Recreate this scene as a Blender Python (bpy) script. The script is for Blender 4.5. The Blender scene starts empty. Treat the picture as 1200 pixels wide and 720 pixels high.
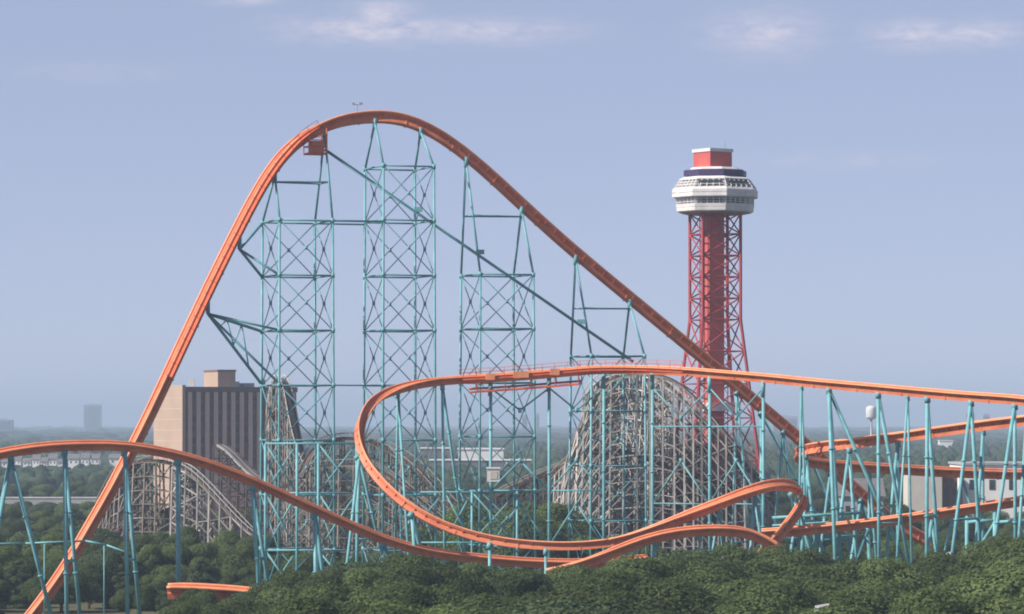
import bpy, bmesh, math, random
import numpy as np
from mathutils import Vector, Matrix

random.seed(7)
rng = np.random.default_rng(7)
R = math.radians
sc = bpy.context.scene
COL = sc.collection

# ------------------------------------------------------------------ camera, sky, sun, exposure
F = 4480.0            # focal length in photo pixels (photo is 1200 wide)
H = 30.0              # eye height
HV = 495.0            # row of the horizon
cd = bpy.data.cameras.new('camera')
cam = bpy.data.objects.new('camera', cd)
COL.objects.link(cam)
cam.location = (0, 0, H)
cam.rotation_euler = (R(90), 0, 0)
cd.sensor_width = 36.0
cd.lens = 36.0 * F / 1200.0
cd.shift_y = (HV - 360.0) / 1200.0
cd.clip_start = 1.0
cd.clip_end = 60000.0
sc.camera = cam

SUN_DIR = Vector((-0.80, -0.33, 0.76)).normalized()      # towards the sun
SUN_EL = math.asin(SUN_DIR.z)
SUN_ROT = math.atan2(SUN_DIR.x, SUN_DIR.y)

world = bpy.data.worlds.new('World')
sc.world = world
world.use_nodes = True
wn, wl = world.node_tree.nodes, world.node_tree.links
wn.clear()
w_out = wn.new('ShaderNodeOutputWorld')
w_bg = wn.new('ShaderNodeBackground')
w_bg.inputs['Strength'].default_value = 0.126
sky = wn.new('ShaderNodeTexSky')
sky.sky_type = 'NISHITA'
sky.sun_disc = False
sky.sun_elevation = SUN_EL
sky.sun_rotation = SUN_ROT
sky.altitude = 100
sky.air_density = 0.35
sky.dust_density = 0.3
sky.ozone_density = 1.0


def wmath(op, a, b=None, clamp=False):
    n = wn.new('ShaderNodeMath')
    n.operation = op
    n.use_clamp = clamp
    for i, x in enumerate((a, b)):
        if x is None:
            continue
        if isinstance(x, (int, float)):
            n.inputs[i].default_value = x
        else:
            wl.new(x, n.inputs[i])
    return n.outputs[0]


# thin fair-weather clouds low in the sky, laid out by compass direction and elevation
tc = wn.new('ShaderNodeTexCoord')
sep = wn.new('ShaderNodeSeparateXYZ')
wl.new(tc.outputs['Generated'], sep.inputs[0])
az = wmath('ARCTAN2', sep.outputs[0], sep.outputs[1])
el = wmath('ARCSINE', sep.outputs[2])
comb = wn.new('ShaderNodeCombineXYZ')
wl.new(wmath('MULTIPLY', az, 55.0), comb.inputs[0])
wl.new(wmath('MULTIPLY', el, 170.0), comb.inputs[1])
nz = wn.new('ShaderNodeTexNoise')
nz.inputs['Scale'].default_value = 2.3
nz.inputs['Detail'].default_value = 9.0
nz.inputs['Roughness'].default_value = 0.66
wl.new(comb.outputs[0], nz.inputs['Vector'])
CLOUDS = [(-2.05, 5.86, 1.25, 0.20, 1.2), (-1.95, 6.08, 0.45, 0.20, 1.2), (-0.45, 5.84, 1.3, 0.18, 1.0),
          (3.78, 5.80, 0.75, 0.32, 1.0), (6.05, 5.75, 0.65, 0.20, 1.1), (6.95, 5.75, 0.6, 0.18, 1.1),
          (-4.0, 6.3, 0.5, 0.09, 0.8), (-6.2, 5.2, 1.2, 0.16, 0.25), (5.0, 3.9, 1.5, 0.12, 0.3),
          (12.0, 6.5, 2.5, 0.3, 0.9), (-12.0, 7.0, 2.5, 0.3, 0.9)]
mask = None
for ca, ce, wa, we, amp in CLOUDS:
    da = wmath('DIVIDE', wmath('SUBTRACT', az, R(ca)), R(wa))
    de = wmath('DIVIDE', wmath('SUBTRACT', el, R(ce)), R(we))
    d2 = wmath('ADD', wmath('MULTIPLY', da, da), wmath('MULTIPLY', de, de))
    g = wmath('MULTIPLY', wmath('EXPONENT', wmath('MULTIPLY', d2, -1.0)), amp)
    mask = g if mask is None else wmath('MAXIMUM', mask, g)
nf = wmath('MULTIPLY', wmath('SUBTRACT', nz.outputs[0], 0.30), 2.6, clamp=True)
cmask = wmath('MULTIPLY', wmath('MULTIPLY', mask, nf), 0.85, clamp=True)
tint = wn.new('ShaderNodeMix')
tint.data_type = 'RGBA'
wl.new(cmask, tint.inputs[0])
SKY_TINT = wn.new('ShaderNodeMix')
SKY_TINT.data_type = 'RGBA'
SKY_TINT.blend_type = 'MULTIPLY'
SKY_TINT.inputs[0].default_value = 1.0
SKY_TINT.inputs[7].default_value = (1.29, 1.0, 0.88, 1)
wl.new(sky.outputs[0], SKY_TINT.inputs[6])
VEIL = wn.new('ShaderNodeMix')          # thin even high haze that levels the sky
VEIL.data_type = 'RGBA'
wl.new(wmath('MULTIPLY', wmath('SUBTRACT', 1.0, wmath('DIVIDE', wmath('SUBTRACT', el, R(7)), R(22), clamp=True), clamp=True), 0.62), VEIL.inputs[0])
VEIL.inputs[7].default_value = (2.74, 3.24, 4.62, 1)
wl.new(SKY_TINT.outputs[2], VEIL.inputs[6])
wl.new(VEIL.outputs[2], tint.inputs[6])
tint.inputs[7].default_value = (4.9, 4.6, 5.3, 1)
wl.new(tint.outputs[2], w_bg.inputs['Color'])
wl.new(w_bg.outputs[0], w_out.inputs['Surface'])

sl = bpy.data.lights.new('sun', 'SUN')
sl.energy = 5.0
sl.angle = R(0.5)
sl.color = (1.0, 0.93, 0.84)
sun = bpy.data.objects.new('sun', sl)
COL.objects.link(sun)
sun.rotation_euler = SUN_DIR.to_track_quat('Z', 'Y').to_euler()
sun.location = (0, 0, 300)

sc.view_settings.view_transform = 'Standard'
sc.view_settings.look = 'None'
sc.view_settings.gamma = 1.0
sc.view_settings.exposure = 0.28
try:
    sc.cycles.filter_width = 1.9
    sc.cycles.use_denoising = True
    sc.cycles.max_bounces = 6
    sc.cycles.volume_bounces = 1
    sc.cycles.sample_clamp_indirect = 6.0
except Exception:
    pass


# ------------------------------------------------------------------ helpers
def P(u, v, Y):
    """the point at depth Y that the photograph shows at (u, v)"""
    return Vector(((u - 600.0) * Y / F, Y, H - (v - HV) * Y / F))


def mat(name, rgb, rough=0.55, var=0.12, scale=0.6, metallic=0.0, rgb2=None, spec=0.3, attr=False, objrand=0.0, trans=0.0, bump=0.0):
    m = bpy.data.materials.new(name)
    m.use_nodes = True
    n, l = m.node_tree.nodes, m.node_tree.links
    b = n['Principled BSDF']
    b.inputs['Roughness'].default_value = rough
    b.inputs['Metallic'].default_value = metallic
    b.inputs['Specular IOR Level'].default_value = spec
    g = n.new('ShaderNodeNewGeometry')
    t = n.new('ShaderNodeTexNoise')
    t.inputs['Scale'].default_value = scale
    t.inputs['Detail'].default_value = 5
    t.inputs['Roughness'].default_value = 0.65
    l.new(g.outputs['Position'], t.inputs['Vector'])
    r = n.new('ShaderNodeValToRGB')
    r.color_ramp.elements[0].position = 0.32
    r.color_ramp.elements[1].position = 0.68
    c2 = rgb2 if rgb2 else [min(1, c * (1 + var)) for c in rgb]
    c1 = rgb if rgb2 else [c * (1 - var) for c in rgb]
    r.color_ramp.elements[0].color = (*c1, 1)
    r.color_ramp.elements[1].color = (*c2, 1)
    l.new(t.outputs[0], r.inputs[0])
    col = r.outputs[0]
    if attr or objrand:
        val = None
        if attr:
            a = n.new('ShaderNodeAttribute')
            a.attribute_name = 'tone'
            val = a.outputs['Fac']
        if objrand:
            oi = n.new('ShaderNodeObjectInfo')
            mr = n.new('ShaderNodeMapRange')
            mr.inputs[3].default_value = 1 - objrand
            mr.inputs[4].default_value = 1 + objrand
            l.new(oi.outputs['Random'], mr.inputs[0])
            if val is None:
                val = mr.outputs[0]
            else:
                mm = n.new('ShaderNodeMath')
                mm.operation = 'MULTIPLY'
                l.new(val, mm.inputs[0])
                l.new(mr.outputs[0], mm.inputs[1])
                val = mm.outputs[0]
        vm = n.new('ShaderNodeVectorMath')
        vm.operation = 'SCALE'
        l.new(col, vm.inputs[0])
        l.new(val, vm.inputs['Scale'])
        col = vm.outputs[0]
    l.new(col, b.inputs['Base Color'])
    if bump:
        bp = n.new('ShaderNodeBump')
        bp.inputs['Strength'].default_value = bump
        bp.inputs['Distance'].default_value = 0.1
        l.new(t.outputs[0], bp.inputs['Height'])
        l.new(bp.outputs[0], b.inputs['Normal'])
    if trans:
        tr = n.new('ShaderNodeBsdfTranslucent')
        l.new(col, tr.inputs['Color'])
        mx = n.new('ShaderNodeMixShader')
        mx.inputs[0].default_value = trans
        l.new(b.outputs[0], mx.inputs[1])
        l.new(tr.outputs[0], mx.inputs[2])
        l.new(mx.outputs[0], n['Material Output'].inputs['Surface'])
    return m


M = {
    'orange': mat('orange_track_paint', (0.60, 0.155, 0.070), 0.55, 0.26, 0.35, rgb2=(0.80, 0.262, 0.130), spec=0.35),
    'orange_rail': mat('orange_rail_paint', (0.88, 0.335, 0.165), 0.5, 0.15, 0.4, spec=0.4),
    'orange_walk': mat('orange_walkway_paint', (0.66, 0.13, 0.055), 0.6, 0.15, 0.5),
    'teal': mat('teal_column_paint', (0.165, 0.415, 0.46), 0.5, 0.22, 0.5, spec=0.35),
    'teal_dark': mat('teal_brace_paint', (0.15, 0.375, 0.42), 0.5, 0.18, 0.35),
    'wood': mat('weathered_grey_timber', (0.31, 0.29, 0.275), 0.9, rgb2=(0.50, 0.465, 0.43), scale=0.35, attr=True),
    'wood_mid': mat('weathered_dark_timber', (0.14, 0.125, 0.115), 0.9, rgb2=(0.30, 0.265, 0.235), scale=0.35, attr=True),
    'wood_deck': mat('grey_timber_deck', (0.24, 0.21, 0.19), 0.9, rgb2=(0.36, 0.32, 0.28), scale=0.5),
    'wood_dark': mat('dark_timber_track', (0.07, 0.05, 0.045), 0.9, rgb2=(0.14, 0.10, 0.085), scale=0.5),
    'white_rail': mat('pale_handrail_paint', (0.62, 0.60, 0.57), 0.6, 0.1),
    'mesh': mat('pale_gallery_panel', (0.42, 0.41, 0.43), 0.7, 0.12, 1.2),
    'red': mat('red_tower_paint', (0.43, 0.07, 0.08), 0.5, 0.14, 0.3),
    'red_light': mat('red_cabin_paint', (0.56, 0.115, 0.10), 0.55, 0.10, 0.3),
    'white': mat('white_deck_paint', (0.74, 0.72, 0.71), 0.55, 0.14, 0.5),
    'grey_steel': mat('galvanised_steel', (0.34, 0.34, 0.35), 0.45, 0.1, 0.6, metallic=0.3),
    'purple': mat('dark_violet_paint', (0.065, 0.045, 0.12), 0.5, 0.15, 0.4),
    'glass': mat('dark_window_glass', (0.04, 0.045, 0.055), 0.15, 0.3, 0.3, spec=0.5),
    'hotel': mat('tan_precast_concrete', (0.46, 0.34, 0.265), 0.85, 0.07, 0.12, bump=0.2),
    'hotel_fin': mat('pale_brown_concrete_fin', (0.66, 0.47, 0.41), 0.85, 0.08, 0.2),
    'hotel_dark': mat('dark_brown_glazing', (0.165, 0.095, 0.085), 0.5, 0.25, 0.25),
    'hotel_cap': mat('brown_parapet', (0.20, 0.14, 0.125), 0.8, 0.1, 0.2),
    'brick': mat('red_brown_brick', (0.20, 0.11, 0.085), 0.9, 0.2, 0.8),
    'cream': mat('cream_render', (0.60, 0.56, 0.50), 0.85, 0.07, 0.2),
    'whitewall': mat('white_render', (0.88, 0.87, 0.85), 0.8, 0.06, 0.2),
    'roofgrey': mat('grey_shingle', (0.17, 0.16, 0.16), 0.9, 0.2, 0.6),
    'farblock': mat('distant_concrete', (0.34, 0.34, 0.37), 0.8, 0.1, 0.05),
    'ground': mat('scrub_ground', (0.045, 0.065, 0.024), 1.0, rgb2=(0.11, 0.105, 0.055), scale=0.02),
    'asphalt': mat('asphalt', (0.16, 0.155, 0.15), 0.9, 0.2, 0.05),
    'concrete': mat('pale_concrete', (0.40, 0.40, 0.41), 0.85, 0.1, 0.1),
    'bark': mat('bark', (0.075, 0.055, 0.04), 0.95, 0.3, 1.5, bump=0.5),
    'farleaf': mat('woodland_canopy', (0.018, 0.040, 0.024), 0.9, rgb2=(0.060, 0.085, 0.046), scale=0.11, spec=0.1),
}
LEAF = [mat('oak_leaf', (0.062, 0.100, 0.034), 0.75, rgb2=(0.118, 0.154, 0.056), scale=0.28, spec=0.18, attr=True, objrand=0.30, trans=0.40),
        mat('elm_leaf', (0.086, 0.134, 0.044), 0.75, rgb2=(0.142, 0.190, 0.070), scale=0.28, spec=0.18, attr=True, objrand=0.28, trans=0.40),
        mat('cedar_leaf', (0.052, 0.086, 0.040), 0.8, rgb2=(0.090, 0.124, 0.058), scale=0.28, spec=0.15, attr=True, objrand=0.20, trans=0.15)]


class MB:
    """collects bars, boxes and sweeps, links them as ONE mesh object"""

    def __init__(s):
        s.v, s.f, s.t, s.smooth = [], [], [], True

    def add(s, verts, faces, tone=1.0):
        o = len(s.v)
        s.v += [tuple(x) for x in verts]
        s.f += [tuple(i + o for i in f) for f in faces]
        s.t += [tone] * len(verts)

    def bar(s, a, b, r, n=6, r2=None, tone=1.0):
        a, b = Vector(a), Vector(b)
        d = b - a
        if d.length < 1e-4:
            return s
        d.normalize()
        x = d.cross(Vector((0, 0, 1)))
        if x.length < 1e-3:
            x = Vector((1, 0, 0))
        x.normalize()
        y = d.cross(x)
        r2 = r if r2 is None else r2
        vs = []
        for p, q in ((a, r), (b, r2)):
            for k in range(n):
                g = 2 * math.pi * (k + .5) / n
                vs.append(p + x * (q * math.cos(g)) + y * (q * math.sin(g)))
        fs = [(k, (k + 1) % n, n + (k + 1) % n, n + k) for k in range(n)]
        fs += [tuple(range(n))[::-1], tuple(range(n, 2 * n))]
        s.add(vs, fs, tone)
        return s

    def beam(s, a, b, w, tone=1.0):
        return s.bar(a, b, w * 0.7071, 4, tone=tone)

    def tube(s, pts, r, n=6):
        for i in range(len(pts) - 1):
            s.bar(pts[i], pts[i + 1], r, n)
        return s

    def box(s, c, size, rz=0.0, tone=1.0, taper=1.0):
        cx, cy, cz = c
        sx, sy, sz = size[0] / 2, size[1] / 2, size[2] / 2
        co, si = math.cos(rz), math.sin(rz)
        vs = []
        for dz in (-1, 1):
            k = taper if dz > 0 else 1.0
            for dx, dy in ((-1, -1), (1, -1), (1, 1), (-1, 1)):
                x, y = dx * sx * k, dy * sy * k
                vs.append((cx + x * co - y * si, cy + x * si + y * co, cz + dz * sz))
        s.add(vs, [(3, 2, 1, 0), (4, 5, 6, 7), (0, 1, 5, 4), (1, 2, 6, 5), (2, 3, 7, 6), (3, 0, 4, 7)], tone)
        return s

    def lathe(s, prof, c, n=12, rot=0.0, sx=1.0, sy=1.0):
        vs, fs = [], []
        for r, z in prof:
            for k in range(n):
                g = rot + 2 * math.pi * k / n
                vs.append((c[0] + r * sx * math.cos(g), c[1] + r * sy * math.sin(g), c[2] + z))
        for j in range(len(prof) - 1):
            for k in range(n):
                fs.append((j * n + k, j * n + (k + 1) % n, (j + 1) * n + (k + 1) % n, (j + 1) * n + k))
        fs.append(tuple(range(n))[::-1])
        fs.append(tuple(range((len(prof) - 1) * n, len(prof) * n)))
        s.add(vs, fs)
        return s

    def sweep(s, rings):
        n = len(rings[0])
        vs = [p for r in rings for p in r]
        fs = []
        for j in range(len(rings) - 1):
            for k in range(n):
                fs.append((j * n + k, j * n + (k + 1) % n, (j + 1) * n + (k + 1) % n, (j + 1) * n + k))
        fs.append(tuple(range(n))[::-1])
        fs.append(tuple(range((len(rings) - 1) * n, len(rings) * n)))
        s.add(vs, fs)
        return s

    def build(s, name, m, parent=None, smooth=False):
        me = bpy.data.meshes.new(name)
        org = parent['_o'] if parent is not None and '_o' in parent.keys() else None
        vs = s.v
        if parent is not None:
            q = parent
            off = Vector((0, 0, 0))
            while q is not None:
                off += q.location
                q = q.parent
            vs = [(x - off.x, y - off.y, z - off.z) for x, y, z in s.v]
        me.from_pydata(vs, [], s.f)
        if any(t != 1.0 for t in s.t) or m.name.startswith('weathered'):
            at = me.attributes.new('tone', 'FLOAT', 'POINT')
            at.data.foreach_set('value', s.t)
        me.materials.append(m)
        if smooth:
            me.polygons.foreach_set('use_smooth', [len(p.vertices) == 4 for p in me.polygons])
        me.update()
        o = bpy.data.objects.new(name, me)
        COL.objects.link(o)
        if parent is not None:
            o.parent = parent
        return o


def tag(o, label=None, cat=None, group=None, kind=None):
    if label:
        o['label'] = label
    if cat:
        o['category'] = cat
    if group:
        o['group'] = group
    if kind:
        o['kind'] = kind
    return o


def thing(name, loc, label, cat, group=None):
    o = bpy.data.objects.new(name, None)
    o.empty_display_size = 0.5
    COL.objects.link(o)
    o.location = loc
    return tag(o, label, cat, group, 'thing')


# ------------------------------------------------------------------ setting: ground, road, haze
def sheet(name, pts, z, m):
    me = bpy.data.meshes.new(name)
    me.from_pydata([(x, y, z) for x, y in pts], [], [tuple(range(len(pts)))])
    me.materials.append(m)
    o = bpy.data.objects.new(name, me)
    COL.objects.link(o)
    o['kind'] = 'structure'
    return o


sheet('ground', [(-14000, -400), (14000, -400), (14000, 24000), (-14000, 24000)], 0.0, M['ground'])
sheet('road', [(-700, 2080), (-60, 2120), (-60, 2190), (-700, 2150)], 0.02, M['concrete'])

hz = bpy.data.meshes.new('haze')
hb = MB().box((0, 11500, 55), (29000, 25000, 112))
haze = hb.build('haze', M['white'])
haze['kind'] = 'stuff'
hm = bpy.data.materials.new('hazy_air')
hm.use_nodes = True
hn = hm.node_tree.nodes
hn.remove(hn['Principled BSDF'])
hv = hn.new('ShaderNodeVolumePrincipled')
hv.inputs['Color'].default_value = (0.60, 0.76, 1.0, 1)
hv.inputs['Density'].default_value = 1.4e-4
hv.inputs['Anisotropy'].default_value = 0.0
hm.node_tree.links.new(hv.outputs[0], hn['Material Output'].inputs['Volume'])
haze.data.materials.clear()
haze.data.materials.append(hm)


# ------------------------------------------------------------------ tracks
def spline(keys, step):
    """Catmull-Rom through (point, roll) keys, resampled about every step metres"""
    pts = [k[0] for k in keys]
    rol = [k[1] for k in keys]
    out, ro = [], []
    n = len(pts)
    for i in range(n - 1):
        p0, p1, p2, p3 = pts[max(i - 1, 0)], pts[i], pts[i + 1], pts[min(i + 2, n - 1)]
        m = max(2, int(math.ceil((p2 - p1).length / step)))
        for j in range(m):
            t = j / m
            q = 0.5 * ((2 * p1) + (p2 - p0) * t + (2 * p0 - 5 * p1 + 4 * p2 - p3) * t * t + (3 * p1 - p0 - 3 * p2 + p3) * t ** 3)
            out.append(q)
            ro.append(rol[i] + (rol[i + 1] - rol[i]) * t)
    out.append(pts[-1])
    ro.append(rol[-1])
    # smooth the resampled line a little (photo tracing is jittery)
    for _ in range(6):
        o2 = [out[0]] + [(out[i - 1] + out[i] * 2 + out[i + 1]) / 4 for i in range(1, len(out) - 1)] + [out[-1]]
        out = o2
    return out, ro


TR = {}
TRK = {}


def frames(pts, rol):
    fr = []
    n = len(pts)
    for i in range(n):
        T = (pts[min(i + 1, n - 1)] - pts[max(i - 1, 0)]).normalized()
        U = Vector((0, 0, 1)) - T * T.z
        U.normalize()
        U = Matrix.Rotation(R(rol[i]), 3, T) @ U
        B = T.cross(U)
        fr.append((pts[i], T, U, B))
    return fr


def track(key, keys, label, cat='track', group='orange steel track runs', step=1.1, k=1.0, catwalk=None, name='coaster_track'):
    kk = [(P(q[0], q[1], q[2]), q[3] if len(q) > 3 else 0.0) for q in keys]
    pts, rol = spline(kk, step)
    fr = frames(pts, rol)
    TR[key] = fr
    TRK[key] = k
    root = thing(name, pts[len(pts) // 2], label, cat, group)
    g = 0.72 * k
    m = MB()
    hw = 0.30 * k
    gw = g * 0.86
    prf = [(gw, -0.10), (gw, -0.26), (0.20, -0.42), (0.20, -0.62 * k), (hw, -0.70 * k), (hw * .92, -1.30 * k)]
    prf = prf + [(-x, z) for x, z in reversed(prf)]
    m.sweep([[p + U * z - B * x for x, z in prf] for p, T, U, B in fr])
    for i in range(1, len(fr) - 1, 2):      # tie plates standing proud of the girder under each rail
        p, T, U, B = fr[i]
        w = T * 0.07
        for sd in (-1, 1):
            q = [p + U * 0.0 + B * (sd * g), p - U * 0.30 + B * (sd * (gw + .03)), p - U * (0.72 * k) + B * (sd * (hw + .03)), p - U * 0.36 + B * (sd * .18)]
            vs = [x - w for x in q] + [x + w for x in q]
            m.add(vs, [(0, 1, 2, 3), (7, 6, 5, 4), (0, 4, 5, 1), (1, 5, 6, 2), (2, 6, 7, 3), (3, 7, 4, 0)])
    for i in range(3, len(fr) - 3, 9):      # bolted joint flanges round the spine
        p, T, U, B = fr[i]
        m.sweep([[p + U * z * 1.0 - B * x + T * d for x, z in ((hw + .09, -0.66 * k), (hw + .07, -1.37 * k), (-hw - .07, -1.37 * k), (-hw - .09, -0.66 * k))] for d in (-.11, .11)])
    m.build('spine', M['orange'], root)
    for s in (-1, 1):
        m = MB()
        n = 8
        m.sweep([[p + B * (s * g) + (B * math.cos(a) + U * math.sin(a)) * (0.16 * k) for a in [2 * math.pi * j / n for j in range(n)]]
                 for p, T, U, B in fr])
        m.build('rail', M['orange_rail'], root, smooth=True)
    if catwalk:
        i0, i1, sides = catwalk
        idx = [i for i, (p, T, U, B) in enumerate(fr) if i0 <= 600 + p.x * F / p.y <= i1 and HV - (p.z - H) * F / p.y < 445]
        for s in sides:
            d = MB()
            d.sweep([[fr[i][0] + fr[i][3] * (s * (g + .22)) - fr[i][2] * .28, fr[i][0] + fr[i][3] * (s * (g + 1.1)) - fr[i][2] * .28,
                      fr[i][0] + fr[i][3] * (s * (g + 1.1)) - fr[i][2] * .36, fr[i][0] + fr[i][3] * (s * (g + .22)) - fr[i][2] * .36] for i in idx])
            wk = d.build('catwalk', M['orange_walk'], root)
            h = MB()
            for j, i in enumerate(idx):
                p, T, U, B = fr[i]
                a = p + B * (s * (g + 1.08)) - U * .28
                if j % 2 == 0:
                    h.bar(a, a + U * 1.1, 0.045, 4)
                if j:
                    h.bar(last + lU * 1.1, a + U * 1.1, 0.05, 4)
                    h.bar(last + lU * .6, a + U * .6, 0.035, 4)
                last, lU = a, U
            h.build('handrail', M['orange_walk'], wk)
    return root


def near(key, u, v=None):
    """frame of a track closest to a photo position"""
    best = None
    for p, T, U, B in TR[key]:
        uu, vv = 600 + p.x * F / p.y, HV - (p.z - H) * F / p.y
        d = (uu - u) ** 2 + ((vv - v) ** 2 if v is not None else 0)
        if best is None or d < best[0]:
            best = (d, p, T, U, B)
    return best[1:]


def under(key, u, v=None, k=1.0):
    p, T, U, B = near(key, u, v)
    return p - U * (1.30 * TRK[key])


TH = R(20)


def YL(u):
    """depth of the lift and drop line, which recedes to the right"""
    t = (u - 600) / F
    return 608.3 / (1 - math.tan(TH) * t)


LIFT = [(8, 752), (45, 705), (75, 662), (104, 613), (130, 567), (150, 528), (166, 497), (186, 455), (206, 412), (222, 378), (238, 344), (255, 309),
        (272, 275), (290, 240), (310, 205), (331, 177), (352, 158), (376, 145), (400, 137), (425, 134), (450, 134), (475, 139), (500, 149),
        (525, 164), (550, 183), (580, 209), (620, 246), (660, 282), (700, 316), (740, 349), (780, 382), (820, 415), (860, 448), (900, 482),
        (940, 516), (980, 552), (1020, 588), (1052, 613), (1090, 634)]


def lift_roll(u):
    if u < 330:
        return 14
    if u > 470:
        return -38
    return 14 + (u - 330) / 140 * -52


track('lift', [(u, v, YL(u), lift_roll(u)) for u, v in LIFT], 'tallest orange track, lift hill rising to the crest and long first drop to the right',
      k=1.16, catwalk=(150, 372, (1,)))

track('hill', [(-60, 545, 534, 18), (-20, 533, 536, 18), (20, 525, 538, 18), (60, 520, 540, 18), (100, 518.5, 542, 18), (140, 519, 544, 18), (180, 524, 546, 18), (220, 533, 548, 18), (260, 546, 550, 18),
               (300, 562, 552, 18), (340, 580, 554, 18), (380, 598, 556, 18), (420, 616, 558, 18), (460, 632, 560, 18), (500, 643, 562, 18), (540, 649, 564, 18), (590, 654, 566, 18), (640, 657, 568, 18), (700, 657, 570, 18), (760, 652, 572, 18)],
      'low orange airtime hill curving in from the left edge in front of the hotel', k=0.9)

track('turn', [(1290, 478, 512, -10), (1200, 466, 524, -10), (1120, 460, 536, -10), (1040, 453, 548, -10), (960, 446, 560, -10), (900, 440, 570, -10), (850, 436, 577, -10), (800, 432, 583, -10), (750, 430, 587, -10),
               (700, 430, 589, -10), (650, 434, 590, -10), (600, 438, 590, -10), (550, 441, 590, -10), (510, 444, 589, -8), (478, 450, 587, -20), (452, 460, 584, -34), (434, 474, 580, -46), (425, 492, 576, -52),
               (423, 510, 572, -52), (428, 531, 569, -48), (441, 553, 566, -42), (461, 575, 564, -36), (488, 596, 562, -30), (520, 613, 561, -24), (560, 626, 560, -18),
               (600, 633, 559, -12), (640, 636, 558, -8), (680, 636, 557, -4), (715, 632, 556, 0)],
      'orange upper run passing before the timber dome and swooping round the turnaround to the treetops', k=0.86, catwalk=(541, 806, (-1, 1)))

br = bpy.data.objects[[o.name for o in COL.objects if o.get('label', '').startswith('orange upper run')][0]]
bf = [f for f in TR['turn'] if 543 < 600 + f[0].x * F / f[0].y < 684 and HV - (f[0].z - H) * F / f[0].y < 445]
for sd in (-1, 1):
    MB().sweep([[p + B * sd * 1.15 - U * .25, p + B * sd * 1.5 - U * .25, p + B * sd * 1.5 - U * .95, p + B * sd * 1.15 - U * .95] for p, T, U, B in bf]).build('brake_beam', M['orange'], br)
    MB().sweep([[p + B * sd * 1.0 - U * 2.15, p + B * sd * 1.9 - U * 2.15, p + B * sd * 1.9 - U * 2.35, p + B * sd * 1.0 - U * 2.35] for p, T, U, B in bf]).build('service_walkway', M['orange_walk'], br)
    m = MB()
    for p, T, U, B in bf[::4]:
        m.bar(p + B * sd * 1.8 - U * .9, p + B * sd * 1.8 - U * 2.2, .09, 5)
    m.build('walkway_hangers', M['orange_walk'], br)
for i in (4, 9, len(bf) - 4, len(bf) - 8):
    p, T, U, B = bf[i]
    MB().box(p + Vector((0, -1.5, -.3)), (1.4, .9, 1.0), R(4)).build('brake_motor', M['orange_rail'], br)

track('helix', [(715, 632, 556, 0), (740, 626, 555, 6), (770, 615, 554, 12), (800, 603, 553, 18), (840, 588, 553, 24), (880, 573, 554, 30), (908, 566, 557, 36), (930, 566, 561, 42), (941, 574, 564, 44),
                (938, 588, 563, 40), (925, 606, 560, 36), (908, 628, 556, 32), (885, 650, 553, 28)],
      'orange helix climbing right from the treetops to a tight rounded tip beside the teal columns', k=1.0)

track('helix2', [(640, 668, 548, 2), (668, 662, 548, 3), (692, 654, 548, 4), (715, 645, 548, 6), (745, 633, 549, 10), (780, 623, 550, 12), (820, 618, 551, 14), (860, 618, 552, 14), (888, 624, 553, 10), (915, 640, 553, 8)],
      'lower orange strand curving just above the foreground treetops under the rising helix', k=1.0)

track('ret', [(1290, 476, 535, -8), (1240, 483, 540, -8), (1200, 488, 544, -8), (1150, 494, 550, -8), (1100, 501, 556, -8), (1050, 508, 562, -8), (1005, 514, 568, -8), (970, 519, 574, 8), (947, 524, 580, 20), (937, 530, 588, 30),
              (944, 536, 596, 26), (965, 540, 601, 14), (1000, 543, 604, 14), (1050, 546, 607, 14), (1100, 549, 610, 14), (1150, 551, 612, 14), (1200, 552.5, 614, 14), (1290, 553, 616, 14)],
      'orange hairpin whose two nearly level runs leave the right edge below the upper run', k=1.05)

track('low', [(890, 622, 563, 12), (940, 618, 561, 12), (990, 613, 559, 12), (1040, 607, 557, 12), (1090, 600, 555, 12), (1140, 592, 553, 12), (1200, 583, 551, 12), (1290, 568, 548, 12)],
      'lowest orange run sloping gently up to the right edge over teal trestles', k=0.95)

track('stub', [(196, 687, 512, 8), (205, 686.5, 512, 10), (230, 687, 512, 12), (260, 689, 512, 12), (290, 691, 512, 10), (318, 696, 511)],
      'short orange track dipping through the treetops below the airtime hill', k=1.35)


# ------------------------------------------------------------------ steel supports
def ground_end(a, b):
    """extend the line a-b down to the ground"""
    d = b - a
    if d.z > -1e-3:
        return b
    return a + d * (a.z / -d.z)


def steel(name, label, cat, group, members, base):
    root = thing(name, base, label, cat, group)
    parts = {}
    for pn, a, b, r, mt in members:
        m = MB().bar(a, b, r, 8)
        if pn in ('leg', 'column'):
            m.box((b.x, b.y, 0.25), (r * 5, r * 5, 0.5))
            nfl = max(2, int((b - a).length / 8))
            dn = (b - a).normalized()
            for q in range(1, nfl):      # bolted flange joints along the column
                c = a + (b - a) * (q / nfl)
                m.bar(c - dn * .09, c + dn * .09, r * 1.55, 8)
        m.build(pn, M[mt], root, smooth=True)
    return root


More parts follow.
